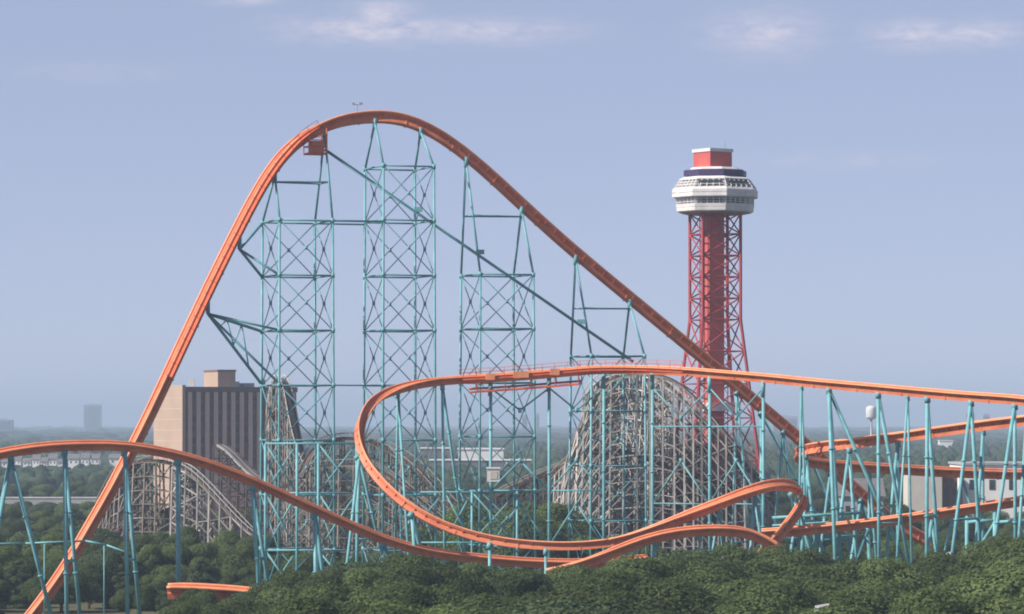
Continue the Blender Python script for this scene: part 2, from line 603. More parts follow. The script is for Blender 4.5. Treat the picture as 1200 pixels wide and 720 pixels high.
def bent(key, u, v, legs, label, r=0.235, k=1.0, group='teal steel supports', bars=(), name='support_bent'):
    """A-frame or single column under a track: legs are points (u, v, dY) the leg passes through"""
    a = under(key, u, v, k)
    mem = []
    feet = []
    for lu, lv, dY in legs:
        b = ground_end(a, P(lu, lv, a.y + dY)) if len(legs) > 1 else Vector((a.x, a.y, 0))
        feet.append(b)
        mem.append(('leg', a - Vector((0, 0, .1)), b, r * .88, 'teal'))
    for t, i, j in bars:
        mem.append(('cross_bar', a.lerp(feet[i], t), a.lerp(feet[j], t), r * 0.6, 'teal'))
    cx = sum((f.x for f in feet)) / len(feet)
    cy = sum((f.y for f in feet)) / len(feet)
    p, T, U, B = near(key, u, v)
    mem.append(('bracket', a + U * 0.2, a - U * 0.75, r * 1.4, 'teal_dark'))
    return steel(name, label, 'support', group, mem, Vector((cx, cy, 0)))


def tower(label, uc, L, W, vtops, apex, extra_levels=(), vbase=None, taper=0.55):
    """four legged lattice tower under the lift line: vtops = rows of the horizontal frames"""
    Y0 = YL(uc)
    a = Vector((math.cos(TH), math.sin(TH), 0))
    p = Vector((-math.sin(TH), math.cos(TH), 0))
    c = P(uc, HV, Y0)
    c.z = 0
    root = thing('lattice_tower', c, label, 'support tower', 'tall teal lattice towers')
    zs = [P(uc, v, Y0).z for v in vtops]
    ztop = zs[0]

    def corner(i, z):
        sa, sp = ((-1, 1), (1, 1), (1, -1), (-1, -1))[i]
        k = 1 + taper * (ztop - z) / ztop * 0.12
        q = c + a * (sa * L / 2 * k) + p * (sp * W / 2 * k)
        return Vector((q.x, q.y, z))
    for i in range(4):
        m = MB().bar(corner(i, ztop), corner(i, 0), 0.19, 8)
        for z in zs:
            m.bar(corner(i, z) + Vector((0, 0, .35)), corner(i, z) - Vector((0, 0, .35)), 0.30, 8)
        m.box((corner(i, 0).x, corner(i, 0).y, .3), (1.2, 1.2, .6))
        m.build('leg', M['teal'], root, smooth=True)
    zs2 = zs + [0.6]
    for z in zs:
        m = MB()
        for i in range(4):
            m.bar(corner(i, z), corner(i % 4 - 3, z), 0.135, 6)
        m.build('level_frame', M['teal_dark'], root, smooth=True)
    for j in range(len(zs2) - 1):
        z1, z0 = zs2[j], zs2[j + 1]
        if z1 - z0 < 2:
            continue
        m = MB()
        for i in range(4):
            k = (i + 1) % 4
            m.bar(corner(i, z1), corner(k, z0), 0.085, 6)
            m.bar(corner(k, z1), corner(i, z0), 0.085, 6)
            mid = (corner(i, z1) + corner(k, z0)) / 2
            m.bar(mid - Vector((0, 0, .3)), mid + Vector((0, 0, .3)), 0.26, 6)
        m.build('cross_brace', M['teal_dark'], root, smooth=True)
    ap = []
    for s, (au, av) in zip((0, 1), apex):
        t = under('lift', au, av, 1.16)
        ap.append(t)
        for i in ((0, 3) if s == 0 else (1, 2)):
            MB().bar(corner(i, ztop), t, 0.18, 8).build('apex_leg', M['teal'], root, smooth=True)
        MB().bar(t - Vector((0, 0, 1.1)), t + Vector((0, 0, .6)), 0.36, 8).build('bracket', M['teal_dark'], root, smooth=True)
    # horizontal tie high between the two apex frames
    for z in [P(uc, v, Y0).z for v in extra_levels]:
        m = MB()
        pr = []
        for s in (0, 1):
            t = ap[s]
            for i in ((0, 3) if s == 0 else (1, 2)):
                q = corner(i, ztop)
                if z < t.z:
                    f = (z - q.z) / (t.z - q.z)
                    pr.append((s, q.lerp(t, f)))
        for s1, q1 in pr:
            for s2, q2 in pr:
                if s1 < s2:
                    m.bar(q1, q2, 0.11, 6)
        for s in (0, 1):
            ss = [q for t_, q in pr if t_ == s]
            if len(ss) == 2:
                m.bar(ss[0], ss[1], 0.11, 6)
        if len(pr) > 1:
            m.build('tie_beam', M['teal_dark'], root, smooth=True)
    return root, corner


LV = [260 + 64 * i for i in range(7)]
t1, c1 = tower('first lattice tower from the left, with struts out to the lift', 348.5, 8.55, 9.4, LV, ((318, 203), (377, 146)), (214,))
t2, c2 = tower('second lattice tower, tallest flat top directly under the crest', 468, 8.3, 9.4, [197] + LV, ((437, 135), (495, 147)))
t3, c3 = tower('third lattice tower, two slim frames reaching up to the first drop', 582.5, 8.9, 9.2, [323 + 63 * i for i in range(6)], ((547, 181), (612, 238)), (254,))
t4, c4 = tower('fourth lattice tower, shortest of the row, rising behind the timber dome', 712, 9.1, 9.2, [418 + 64 * i for i in range(4)], ((675, 295), (740, 349)), (362,))


def zrow(v, u):
    return P(u, v, YL(u)).z


# cantilever struts from tower one to the lift
for lab, (nu, nv), tgt in (('short pair of teal struts bracing the upper lift to the first tower', (274, 276), ((260, 0), (324, 0), (324, 3))),
                           ('long teal strut truss bracing the lower lift to the first tower', (236, 352), ((388, 0), (388, 3), (450, 3), (450, 0)))):
    pt = under('lift', nu, nv, 1.16)
    knee = pt - Vector((0, 0, 1.6))
    mem = [('bracket', pt + Vector((0, 0, .3)), knee, 0.34, 'teal_dark')]
    for v, i in tgt:
        mem.append(('strut', knee, c1(i, zrow(v, 340)), 0.24 if i == 0 else 0.2, 'teal_dark'))
    if tgt[-1][0] == 450:
        A, B_ = c1(0, zrow(388, 340)), c1(0, zrow(450, 340))
        for t in (0.35, 0.62):
            mem.append(('web_brace', knee.lerp(A, t), knee.lerp(B_, t + .14), 0.12, 'teal'))
            mem.append(('web_brace', knee.lerp(A, t), knee.lerp(B_, t - .16), 0.12, 'teal'))
    steel('strut_truss', lab, 'strut', 'struts between lift and tower', mem, Vector((knee.x, knee.y, knee.z)))

# long level tie between towers one and two, and the long diagonal
a, b = c1(2, zrow(260, 348)), c2(3, zrow(260, 468))
steel('tower_tie', 'long level teal tie joining the first two lattice towers near their tops', 'beam', None, [('beam', c1(3, a.z), c2(3, a.z), 0.17, 'teal_dark'), ('beam', c1(0, a.z), c2(0, a.z), 0.14, 'teal_dark')], a)
a2 = c1(2, zrow(452, 348))
steel('tower_tie', 'lower level teal tie joining the first two lattice towers above the turnaround', 'beam', None, [('beam', c1(3, a2.z), c2(3, a2.z), 0.12, 'teal_dark')], a2)
da = under('lift', 379, 146, 1.16) - Vector((0, 0, 2.6))
Yd = YL(735) - 8
db = P(742, 424, Yd)
root = thing('diagonal_brace', (da.x, da.y, da.z), 'long teal diagonal beam running down from below the crest past three lattice towers', 'beam')
off = Vector((math.sin(TH), -math.cos(TH), 0)) * 5.4
for s in (0.0,):
    MB().bar(da, db, 0.24, 8).build('beam', M['teal_dark'], root, smooth=True)
    for i, t in enumerate((0.30, 0.5, 0.83)):
        q = da.lerp(db, t)
        MB().box((q.x, q.y + .2, q.z + .7), (1.3, 1.0, .7)).build('joint_block', M['teal'], root)


# lift machinery platform and weather mast on the crest
p, T, U, B = near('lift', 366, 150)
q = p - U * 1.6
root = thing('machinery_platform', (q.x, q.y, q.z - 2.4), 'small orange railed machinery platform hanging under the crest of the lift', 'platform')
MB().box((q.x, q.y - .2, q.z - 2.5), (3.0, 3.0, 0.25), TH).build('floor_plate', M['orange_walk'], root)
MB().box((q.x + .2, q.y - .2, q.z - 1.4), (2.0, 1.8, 1.8), TH).build('motor_housing', M['orange'], root)
for sx in (-1, 1):
    for sy in (-1, 1):
        x, y = sx * 1.45, sy * 1.45
        x, y = x * math.cos(TH) - y * math.sin(TH), x * math.sin(TH) + y * math.cos(TH)
        MB().bar((q.x + x, q.y - .2 + y, q.z - 2.5), (q.x + x, q.y - .2 + y, q.z + .9 + sx * .5), 0.13, 6).build('hanger', M['orange'], root)
m = MB()
cs = [(q.x + (sx * math.cos(TH) - sy * math.sin(TH)) * 1.5, q.y - .2 + (sx * math.sin(TH) + sy * math.cos(TH)) * 1.5) for sx, sy in ((-1, -1), (1, -1), (1, 1), (-1, 1))]
for i in range(4):
    for dz in (-1.4, -.4, .3):
        m.bar((*cs[i], q.z + dz), (*cs[(i + 1) % 4], q.z + dz), 0.08, 6)
m.build('guard_rail', M['orange_walk'], root)
p, T, U, B = near('lift', 421, 134)
root = thing('weather_mast', p, 'tiny grey wind mast standing on the crest of the lift hill', 'mast')
MB().bar(p, p + Vector((0, 0, 1.6)), 0.06, 6).build('pole', M['grey_steel'], root)
MB().bar(p + Vector((-.7, 0, 1.6)), p + Vector((.7, 0, 1.6)), 0.06, 6).build('cross_arm', M['grey_steel'], root)
MB().box(p + Vector((-.6, 0, 1.75)), (.35, .35, .3)).build('wind_cup', M['grey_steel'], root)
MB().box(p + Vector((.6, 0, 1.75)), (.5, .1, .35)).build('wind_vane', M['grey_steel'], root)

# supports of the low airtime hill, left to right
G1 = 'supports under the airtime hill'
bent('hill', 11, 526, ((0, 605, -3), (58, 714, 3), (-8, 640, 9)), 'widely splayed teal frame at the left edge under the airtime hill', 0.34, group=G1)
bent('hill', 77, 519, ((78, 712, -1), (93, 715, 3)), 'narrow teal two legged frame near the top of the airtime hill', 0.33, group=G1, bars=((.6, 0, 1),))
bent('hill', 148, 520, ((149, 690, -1), (161, 690, 4)), 'teal two legged frame where the lift crosses behind the airtime hill', 0.33, group=G1, bars=((.6, 0, 1),))
bent('hill', 213, 531, ((217, 680, 0),), 'single thick teal column before the left timber mound', 0.42, group=G1, name='support_pylon')
bent('hill', 300, 562, ((302, 676, -1), (313, 676, 4)), 'teal two legged frame just left of the lattice base', 0.32, group=G1, bars=((.5, 0, 1),))
bent('hill', 374, 596, ((370, 682, -2), (380, 682, 3)), 'short thick teal frame under the descending airtime hill', 0.36, group=G1)
bent('hill', 456, 630, ((448, 665, -2), (461, 665, 2)), 'very short teal frame at the foot of the airtime hill', 0.34, group=G1)

# supports of the turnaround and the upper run
G2 = 'supports under the upper run'


def trestle_row(label, cols, levels, chev, r=0.26):
    """row of tall columns joined by level bars and chevrons, one support thing"""
    tops = [under('turn', u, v) for u, v in cols]
    root = thing('support_trestle', (sum(t.x for t in tops) / len(tops), tops[0].y, 0), label, 'support', G2)
    for t in tops:
        m = MB().bar(t, (t.x, t.y, 0), r, 8)
        for q in range(1, 5):
            m.bar((t.x, t.y, t.z * q / 5 - .09), (t.x, t.y, t.z * q / 5 + .09), r * 1.55, 8)
        m.box((t.x, t.y, .25), (1.2, 1.2, .5))
        m.build('column', M['teal'], root, smooth=True)
        MB().bar(t + Vector((0, 0, .2)), t - Vector((.1, 0, 2.2)), r * 1.35, 8).build('bracket', M['teal_dark'], root, smooth=True)
    for v in levels:
        for t, t_ in zip(tops, tops[1:]):
            z = P(600, v, t.y).z
            MB().bar((t.x, t.y, z), (t_.x, t_.y, z), 0.11, 6).build('level_bar', M['teal_dark'], root, smooth=True)
    for k, v1, v2 in chev:
        t, t_ = tops[k], tops[k + 1]
        z1, z2 = P(600, v1, t.y).z, P(600, v2, t.y).z
        md = ((t.x + t_.x) / 2, (t.y + t_.y) / 2, z2)
        m = MB().bar((t.x, t.y, z1), md, 0.13, 6).bar((t_.x, t_.y, z1), md, 0.13, 6)
        m.bar((md[0], md[1], z2 - .4), (md[0], md[1], z2 + .4), .3, 6)
        m.build('chevron_brace', M['teal_dark'], root, smooth=True)
    return root


trestle_row('braced row of three tall teal columns carrying the walkway left of the dome', [(578, 439), (642, 434), (705, 430)], (575, 640),
            ((0, 455, 481), (0, 575, 540), (0, 640, 590), (1, 455, 481), (1, 575, 540), (1, 640, 590)))
trestle_row('braced row of three tall teal columns standing before the timber dome', [(766, 431), (833, 434), (894, 439)], (500, 590),
            ((0, 455, 490), (0, 590, 540), (1, 455, 490), (1, 590, 540)))
bent('turn', 521, 443, ((521, 640, 0), (545, 640, 14)), 'tall slim teal frame inside the left turnaround', 0.26, group=G2, bars=((.45, 0, 1),))
bent('turn', 466, 454, ((463, 640, 8), (478, 640, -6)), 'teal frame behind the upper curve of the left turnaround', 0.24, group=G2)
bent('turn', 427, 531, ((418, 665, 1), (450, 660, 9), (406, 668, -5)), 'teal tripod under the outermost point of the left turnaround', 0.27, group=G2, bars=((.5, 0, 1),))
bent('turn', 490, 597, ((487, 660, 0), (497, 660, 5)), 'short teal frame under the falling turnaround', 0.34, group=G2)
bent('turn', 578, 630, ((578, 668, 0),), 'short teal column below the lowest part of the turnaround', 0.3, group=G2, name='support_pylon')
bent('turn', 643, 637, ((643, 668, 0),), 'stubby teal column where the two lower strands meet', 0.26, group=G2, name='support_pylon')
bent('turn', 970, 447, ((977, 610, -3), (1012, 548, 3), (985, 650, 5)), 'teal three legged frame under the upper run right of the drop', 0.32, group=G2, bars=((.5, 0, 2),))
bent('turn', 1028, 452, ((1030, 640, 1), (1058, 620, 6)), 'teal two legged frame below the upper run left of the tan building', 0.3, group=G2, bars=((.55, 0, 1),))
bent('turn', 1086, 457, ((1086, 640, 0), (1099, 640, 5)), 'pale teal paired columns in front of the tan building', 0.31, group=G2, bars=((.5, 0, 1),))
bent('turn', 1138, 462, ((1122, 600, -1), (1146, 600, 4)), 'teal frame of two splayed legs left of the white long building', 0.3, group=G2, bars=((.5, 0, 1),))
bent('turn', 1187, 465, ((1172, 590, -2), (1190, 640, 4)), 'teal frame of two splayed legs nearest the right edge', 0.3, group=G2)
bent('turn', 1228, 470, ((1222, 640, -2), (1240, 640, 4)), 'teal frame of the upper run beyond the right edge', 0.3, group=G2)

# supports of the drop, helix, hairpin and lowest run
G3 = 'supports at the foot of the drop'
bent('lift', 893, 476, ((892, 640, -3), (958, 605, 6)), 'tall teal frame with one long raking leg under the lower drop', 0.30, 1.16, G3, bars=((.35, 0, 1), (.65, 0, 1)))
bent('lift', 950, 526, ((940, 640, -5), (990, 630, 4)), 'teal raking frame behind the tip of the helix', 0.32, 1.16, G3, bars=((.5, 0, 1),))
bent('lift', 1008, 578, ((1000, 640, -4), (1035, 660, 3)), 'short teal frame under the end of the drop', 0.32, 1.16, G3)
bent('helix', 888, 571, ((880, 640, -1), (893, 640, 2)), 'teal paired columns under the upper bend of the helix', 0.28, 1.15, G3)
bent('helix', 842, 587, ((836, 640, 0), (847, 640, 3)), 'slim teal frame under the middle of the rising helix', 0.24, 1.15, G3)
bent('helix', 940, 574, ((948, 640, 2), (955, 650, 5)), 'teal frame just right of the rounded helix tip', 0.3, 1.15, G3)
bent('helix2', 820, 618, ((818, 645, 0),), 'white topped short column under the lower strand', 0.26, 1.0, G3, name='support_pylon')
bent('helix2', 762, 627, ((762, 650, 0),), 'tiny teal column where the lower strand leaves the treetops', 0.26, 1.0, G3, name='support_pylon')
bent('lift', 868, 455, ((858, 640, 0), (880, 640, 5)), 'slim teal frame under the drop just behind the end of the timber slope', 0.22, 1.16, G3, bars=((.4, 0, 1), (.7, 0, 1)))
bent('lift', 918, 497, ((906, 640, -2), (935, 640, 6)), 'teal frame under the drop between the upper run and the helix tip', 0.26, 1.16, G3, bars=((.3, 0, 1), (.6, 0, 1)))
bent('lift', 975, 547, ((962, 640, -6), (1000, 650, 4)), 'teal frame under the drop just below the hairpin', 0.26, 1.16, G3, bars=((.5, 0, 1),))
bent('turn', 937, 443, ((936, 640, -1), (945, 640, 3)), 'slender teal pair under the upper run above the helix tip', 0.2, 1.0, G2)
bent('turn', 1060, 455, ((1052, 640, -1), (1068, 640, 3)), 'slender teal pair under the upper run beside the tan building', 0.2, 1.0, G2)
G4 = 'supports under the hairpin'
bent('ret', 947, 524, ((928, 640, -4), (956, 640, 4)), 'teal frame under the left tip of the hairpin', 0.3, 1.05, G4, bars=((.4, 0, 1), (.7, 0, 1)))
bent('ret', 992, 515, ((980, 640, -2), (1003, 640, 2)), 'teal frame under the hairpin beside the end of the drop', 0.3, 1.05, G4, bars=((.5, 0, 1),))
bent('ret', 1050, 508, ((1040, 640, -2), (1052, 640, 2)), 'teal frame under the front hairpin run before the treetops', 0.28, 1.05, G4)
bent('ret', 1150, 494, ((1146, 600, -2), (1152, 600, 3)), 'tall teal paired columns under the front hairpin run at the white building', 0.26, 1.05, G4)
bent('ret', 1200, 488, ((1196, 600, -2), (1206, 600, 3)), 'teal frame under the front hairpin run at the right edge', 0.26, 1.05, G4)
bent('ret', 1020, 544, ((1018, 640, 0), (1026, 640, 3)), 'teal frame under the rear hairpin run near its tip', 0.28, 1.05, G4)
bent('ret', 1130, 550, ((1118, 600, 0), (1140, 600, 3)), 'teal frame under the rear hairpin run before the white long building', 0.26, 1.05, G4)
G5 = 'supports under the lowest run'
bent('low', 958, 616, ((950, 650, -2), (966, 650, 2)), 'leftmost teal bent under the lowest run', 0.3, 0.95, G5)
bent('low', 1012, 611, ((1002, 660, -2), (1020, 660, 2)), 'teal bent under the lowest run where the drop ends behind it', 0.32, 0.95, G5)
bent('low', 1092, 600, ((1086, 650, -2), (1098, 650, 2)), 'teal bent under the lowest run below the tan building', 0.3, 0.95, G5)
tops = [under('low', u, v, .95) for u, v in ((1130, 594), (1162, 589), (1205, 582))]
root = thing('support_trestle', (tops[1].x, tops[1].y, 0), 'low braced teal trestle under the lowest run at the right edge', 'support', G5)
for t in tops:
    MB().bar(t, (t.x, t.y, 0), 0.3, 8).box((t.x, t.y, .3), (1.2, 1.2, .6)).build('column', M['teal'], root, smooth=True)
zb = P(600, 612, tops[0].y).z
for t, t_ in zip(tops, tops[1:]):
    MB().bar((t.x, t.y, zb), (t_.x, t_.y, zb + .3), 0.26, 8).build('level_bar', M['teal'], root, smooth=True)
    MB().bar((t_.x, t_.y, zb), (t.x, t.y, 9), 0.2, 8).build('diagonal_brace', M['teal'], root, smooth=True)
zb2 = P(600, 608, 560).z
steel('tower_tie', 'level pale teal beam tying the forest of columns right of the helix', 'beam', None,
      [('beam', P(905, 607, 566), P(1010, 601, 566), 0.24, 'teal'), ('beam', P(905, 616, 566), P(1010, 610, 566), 0.16, 'teal')], P(957, 604, 566))
bent('stub', 273, 692, ((270, 720, 0),), 'short teal post under the track in the lower left treetops', 0.26, 1.35, 'supports under the airtime hill', name='support_pylon')

# braced base bents below the first tower, seen through the airtime hill
rows = [(311, 602), (348, 600), (373, 598), (418, 596)]
root = thing('support_trestle', P(365, 700, 588), 'four teal columns with level bars and diagonals below the airtime hill', 'support', 'tall teal lattice towers')
cp = [P(u, 520, 588) for u, _ in rows]
for q in cp:
    MB().bar(q, (q.x, q.y, 0), 0.23, 8).box((q.x, q.y, .3), (1, 1, .6)).build('column', M['teal'], root, smooth=True)
for v in (520, 578, 645):
    z = P(0, v, 588).z
    MB().bar((cp[0].x, 588, z), (cp[3].x, 588, z), 0.16, 8).build('level_bar', M['teal'], root, smooth=True)
for i, j in ((0, 1), (2, 3)):
    for v1, v2 in ((520, 578), (578, 645), (645, 700)):
        z1, z2 = P(0, v1, 588).z, P(0, v2, 588).z
        MB().bar((cp[i].x, 588, z1), (cp[j].x, 588, z2), 0.13, 6).bar((cp[j].x, 588.3, z1), (cp[i].x, 588.3, z2), 0.13, 6).build('cross_brace', M['teal'], root, smooth=True)
# braced base around the middle of the loop
root = thing('support_trestle', P(560, 700, 598), 'low teal trestle with crossed braces inside the loop of the turnaround', 'support', 'tall teal lattice towers')
cp = [P(u, 575, 598) for u in (470, 521, 553, 606)]
for q in cp:
    MB().bar(q, (q.x, q.y, 0), 0.2, 8).box((q.x, q.y, .3), (1, 1, .6)).build('column', M['teal'], root, smooth=True)
for v in (577, 636):
    z = P(0, v, 598).z
    MB().bar((cp[0].x, 598, z), (cp[3].x, 598, z), 0.14, 8).build('level_bar', M['teal'], root, smooth=True)
for i, j in ((0, 1), (1, 2), (2, 3)):
    z1, z2 = P(0, 577, 598).z, P(0, 636, 598).z
    MB().bar((cp[i].x, 598, z1), (cp[j].x, 598, z2), 0.12, 6).bar((cp[j].x, 598.3, z1), (cp[i].x, 598.3, z2), 0.12, 6).build('cross_brace', M['teal'], root, smooth=True)
# thin service pipe on the left
root = thing('service_pipe', P(60, 637, 556), 'thin pale teal pipe sagging between frames at lower left', 'pipe')
MB().tube([P(-40, 638, 558), P(30, 637, 558), P(100, 634, 558), P(125, 639, 558), P(160, 652, 558)], 0.14, 6).build('pipe', M['teal'], root, smooth=True)
for u, v in ((-30, 638), (52, 636.5), (122, 638)):
    q = P(u, v, 558)
    MB().bar(q, (q.x, q.y, 0), 0.10, 6).build('post', M['teal'], root, smooth=True)
# equipment box on the column inside the loop
q = P(578, 557, 588)
root = thing('control_cabinet', (q.x, q.y, q.z - 1), 'white square cabinet fixed to a teal column inside the loop', 'cabinet')
MB().box(q, (1.9, 1.0, 2.0)).build('cabinet_body', M['white'], root)
MB().box(q + Vector((0, 0, 1.1)), (2.2, 1.3, .2)).build('cabinet_roof', M['whitewall'], root)
MB().box(q + Vector((.1, -.54, 0)), (1.1, .06, 1.2)).build('cabinet_door', M['cream'], root)


# ------------------------------------------------------------------ timber coaster
def wt():
    return random.choice((0.62, 0.8, 0.95, 1.1, 1.3, 1.55))


def trestle(label, keys, spacing=2.6, width=3.2, lift=2.8, member=0.24, pale=True, batter=0.06, deck='wood_deck', rails=True, longi=True, zfloor=0.0, group='timber coaster hills', wood='wood'):
    pts, _ = spline([(P(*k[:3]), 0) for k in keys], 0.8)
    root = thing('timber_trestle', (pts[len(pts) // 2].x, pts[len(pts) // 2].y, 0), label, 'timber coaster', group)
    d = MB()
    fr = frames(pts, [0] * len(pts))
    d.sweep([[p - B * width * .32 - U * .35, p + B * width * .32 - U * .35, p + B * width * .32, p - B * width * .32] for p, T, U, B in fr])
    tk = d.build('track_bed', M[deck], root)
    for s in (-1, 1):
        MB().sweep([[p + B * (s * .8 - .12) + U * .02, p + B * (s * .8 + .12) + U * .02, p + B * (s * .8 + .12) + U * .25, p + B * (s * .8 - .12) + U * .25] for p, T, U, B in fr]).build('rail', M['wood_dark'], tk)
    if rails:
        for s in (-1, 1):
            h = MB()
            for i in range(0, len(fr) - 2, 2):
                p, T, U, B = fr[i]
                p2, T2, U2, B2 = fr[min(i + 2, len(fr) - 1)]
                a, b = p + B * s * width * .5, p2 + B2 * s * width * .5
                h.beam(a + Vector((0, 0, 1.0)), b + Vector((0, 0, 1.0)), .16)
                h.beam(a, a + Vector((0, 0, 1.05)), .10)
            h.build('handrail', M['white_rail'] if pale else M['wood_deck'], tk)
    acc, last, prev = 0, None, None
    nb = 0
    for i, (p, T, U, B) in enumerate(fr):
        if last is not None:
            acc += math.hypot(p.x - last.x, p.y - last.y) + 0.35 * abs(p.z - last.z)
        last = p
        if prev is not None and acc < spacing:
            continue
        acc = 0
        Bh = Vector((B.x, B.y, 0))
        if Bh.length < 1e-3:
            continue
        Bh.normalize()
        top = p.z - .35
        m = MB()
        nlev = max(1, int(round((top - zfloor) / lift)))

        def post(s, z):
            o = s * (width * .5 + batter * (top - z))
            return Vector((p.x + Bh.x * o, p.y + Bh.y * o, z))
        cols = (-1, 0, 1)
        for s in cols:
            m.beam(post(s, zfloor), post(s, top), member * 1.1, tone=wt())
        lv = []
        for j in range(nlev + 1):
            z = top - j * (top - zfloor) / nlev
            lv.append(z)
            m.beam(post(-1, z), post(1, z), member * .8, tone=wt())
            if j < nlev:
                z2 = top - (j + 1) * (top - zfloor) / nlev
                if (j + nb) % 2:
                    m.beam(post(-1, z), post(1, z2), member * .7, tone=wt())
                else:
                    m.beam(post(1, z), post(-1, z2), member * .7, tone=wt())
        if prev is not None and longi:
            pp, plv = prev
            for s in (-1, 1):
                for j in range(min(len(lv), len(plv))):
                    m.beam(post(s, lv[j]), pp(s, plv[j]), member * .7, tone=wt())
                    if j + 1 < min(len(lv), len(plv)) and (j + nb) % 2:
                        m.beam(post(s, lv[j]), pp(s, plv[j + 1]), member * .6, tone=wt())
        # freeze this bent's geometry for the next one
        pc, bc, tc_, wd, bt = p.copy(), Bh.copy(), top, width, batter

        def post_f(s, z, pc=pc, bc=bc, tc_=tc_, wd=wd, bt=bt):
            o = s * (wd * .5 + bt * (tc_ - z))
            return Vector((pc.x + bc.x * o, pc.y + bc.y * o, z))
        prev = (post_f, lv)
        nb += 1
        m.build('bent', M[wood], root)
    return root


trestle('tall grey timber dome behind the upper run, its pale track sliding down to the right', [(906, 578, 712), (880, 551, 711), (850, 520, 710), (820, 489, 709), (795, 463, 709), (775, 445, 710), (758, 437, 714),
        (740, 436, 720), (720, 440, 727), (703, 451, 735), (692, 470, 742), (700, 486, 748), (725, 495, 750), (765, 500, 748)], spacing=2.2, member=.26)
trestle('broad rounded timber front of the tall dome just behind the steel columns', [(668, 560, 707), (676, 520, 705), (688, 482, 704), (704, 455, 703), (726, 442, 702), (756, 438, 702), (786, 444, 702), (812, 464, 702), (838, 492, 702), (862, 523, 702), (880, 552, 703)],
        spacing=2.0, member=.26, lift=2.4, deck='wood_deck', rails=False)
trestle('inner timber helix spiralling within the tall dome', [(770, 470, 730), (735, 463, 722), (705, 476, 720), (690, 500, 724), (694, 520, 735), (715, 530, 745), (760, 528, 750), (800, 522, 746), (822, 522, 735), (815, 528, 724), (780, 530, 718), (740, 534, 716)],
        spacing=2.3, member=.25, deck='wood_dark', pale=False)
trestle('lower front timber run skirting the base of the dome', [(655, 560, 722), (675, 540, 714), (700, 528, 708), (735, 530, 704), (775, 545, 702), (815, 560, 702), (855, 572, 704), (900, 585, 708)], spacing=2.2, member=.25, deck='wood_dark', pale=False)
trestle('left timber mound with a pale straight slope descending to the right', [(206, 546, 752), (222, 552, 751), (245, 573, 750), (270, 600, 749), (298, 628, 748), (325, 645, 748)], spacing=2.4, member=.3)
trestle('curved timber crest with a dark track at the top of the left mound', [(122, 590, 778), (138, 560, 772), (152, 546, 766), (172, 540, 762), (195, 541, 760), (216, 549, 762), (228, 562, 768), (224, 580, 774), (200, 596, 776), (165, 606, 772), (135, 622, 764)],
        spacing=2.2, member=.27, deck='wood_dark', pale=False, wood='wood_mid')
trestle('steep timber drop with a white rail beside the hotel', [(318, 492, 803), (321, 462, 802), (326, 443, 801), (333, 447, 800), (339, 470, 799), (344, 496, 798), (350, 524, 797), (360, 552, 796), (380, 575, 795)],
        spacing=1.4, member=.24, deck='wood_deck', width=2.4, batter=.012, wood='wood_mid')
trestle('grey covered timber chute descending in front of the hotel windows', [(259, 521, 834), (266, 525, 833), (275, 533, 832), (290, 549, 830), (306, 562, 828), (330, 575, 826)], spacing=2.4, member=.22, deck='concrete', width=5.0, rails=False, wood='wood_dark')
trestle('dark curved timber track arching behind the turnaround loop', [(352, 560, 742), (364, 533, 744), (380, 519, 746), (405, 513, 748), (432, 517, 748), (458, 527, 746), (482, 543, 743), (503, 563, 740), (524, 588, 737), (545, 606, 735)],
        spacing=2.5, member=.22, deck='wood_dark', pale=False, wood='wood_mid')
trestle('inner grey timber run falling to the right inside the loop', [(366, 548, 728), (395, 545, 727), (425, 545, 726), (452, 556, 725), (478, 575, 724), (505, 598, 723), (530, 618, 722)], spacing=2.6, member=.22, wood='wood_mid', pale=False)
trestle('slanting timber bents below the steep timber drop', [(300, 585, 770), (330, 570, 770), (360, 566, 770), (400, 572, 770), (440, 590, 770)], spacing=2.4, member=.24, batter=.02, deck='wood_dark', pale=False, wood='wood_mid')
trestle('low dark timber run left of the dome', [(585, 580, 742), (615, 566, 740), (645, 553, 738), (672, 546, 736), (700, 548, 734)], spacing=2.5, member=.24, deck='wood_dark', pale=False, wood='wood_dark')


# ------------------------------------------------------------------ observation tower
TY = 780.0
tcx = P(838, HV, TY)
SP = TY / F


def tz(v):
    return P(838, v, TY).z


root = thing('observation_tower', (tcx.x, tcx.y, 0), 'red lattice observation tower with a white double deck and red rooftop cabin', 'observation tower')
phi = R(-29)
legs = []


def leg_pt(k, z):
    zk = tz(375)
    rr = 33 * SP if z > zk else (33 + (zk - z) / zk * 42) * SP
    g = phi + k * math.pi / 2
    return Vector((tcx.x + rr * math.cos(g), tcx.y + rr * math.sin(g), z))


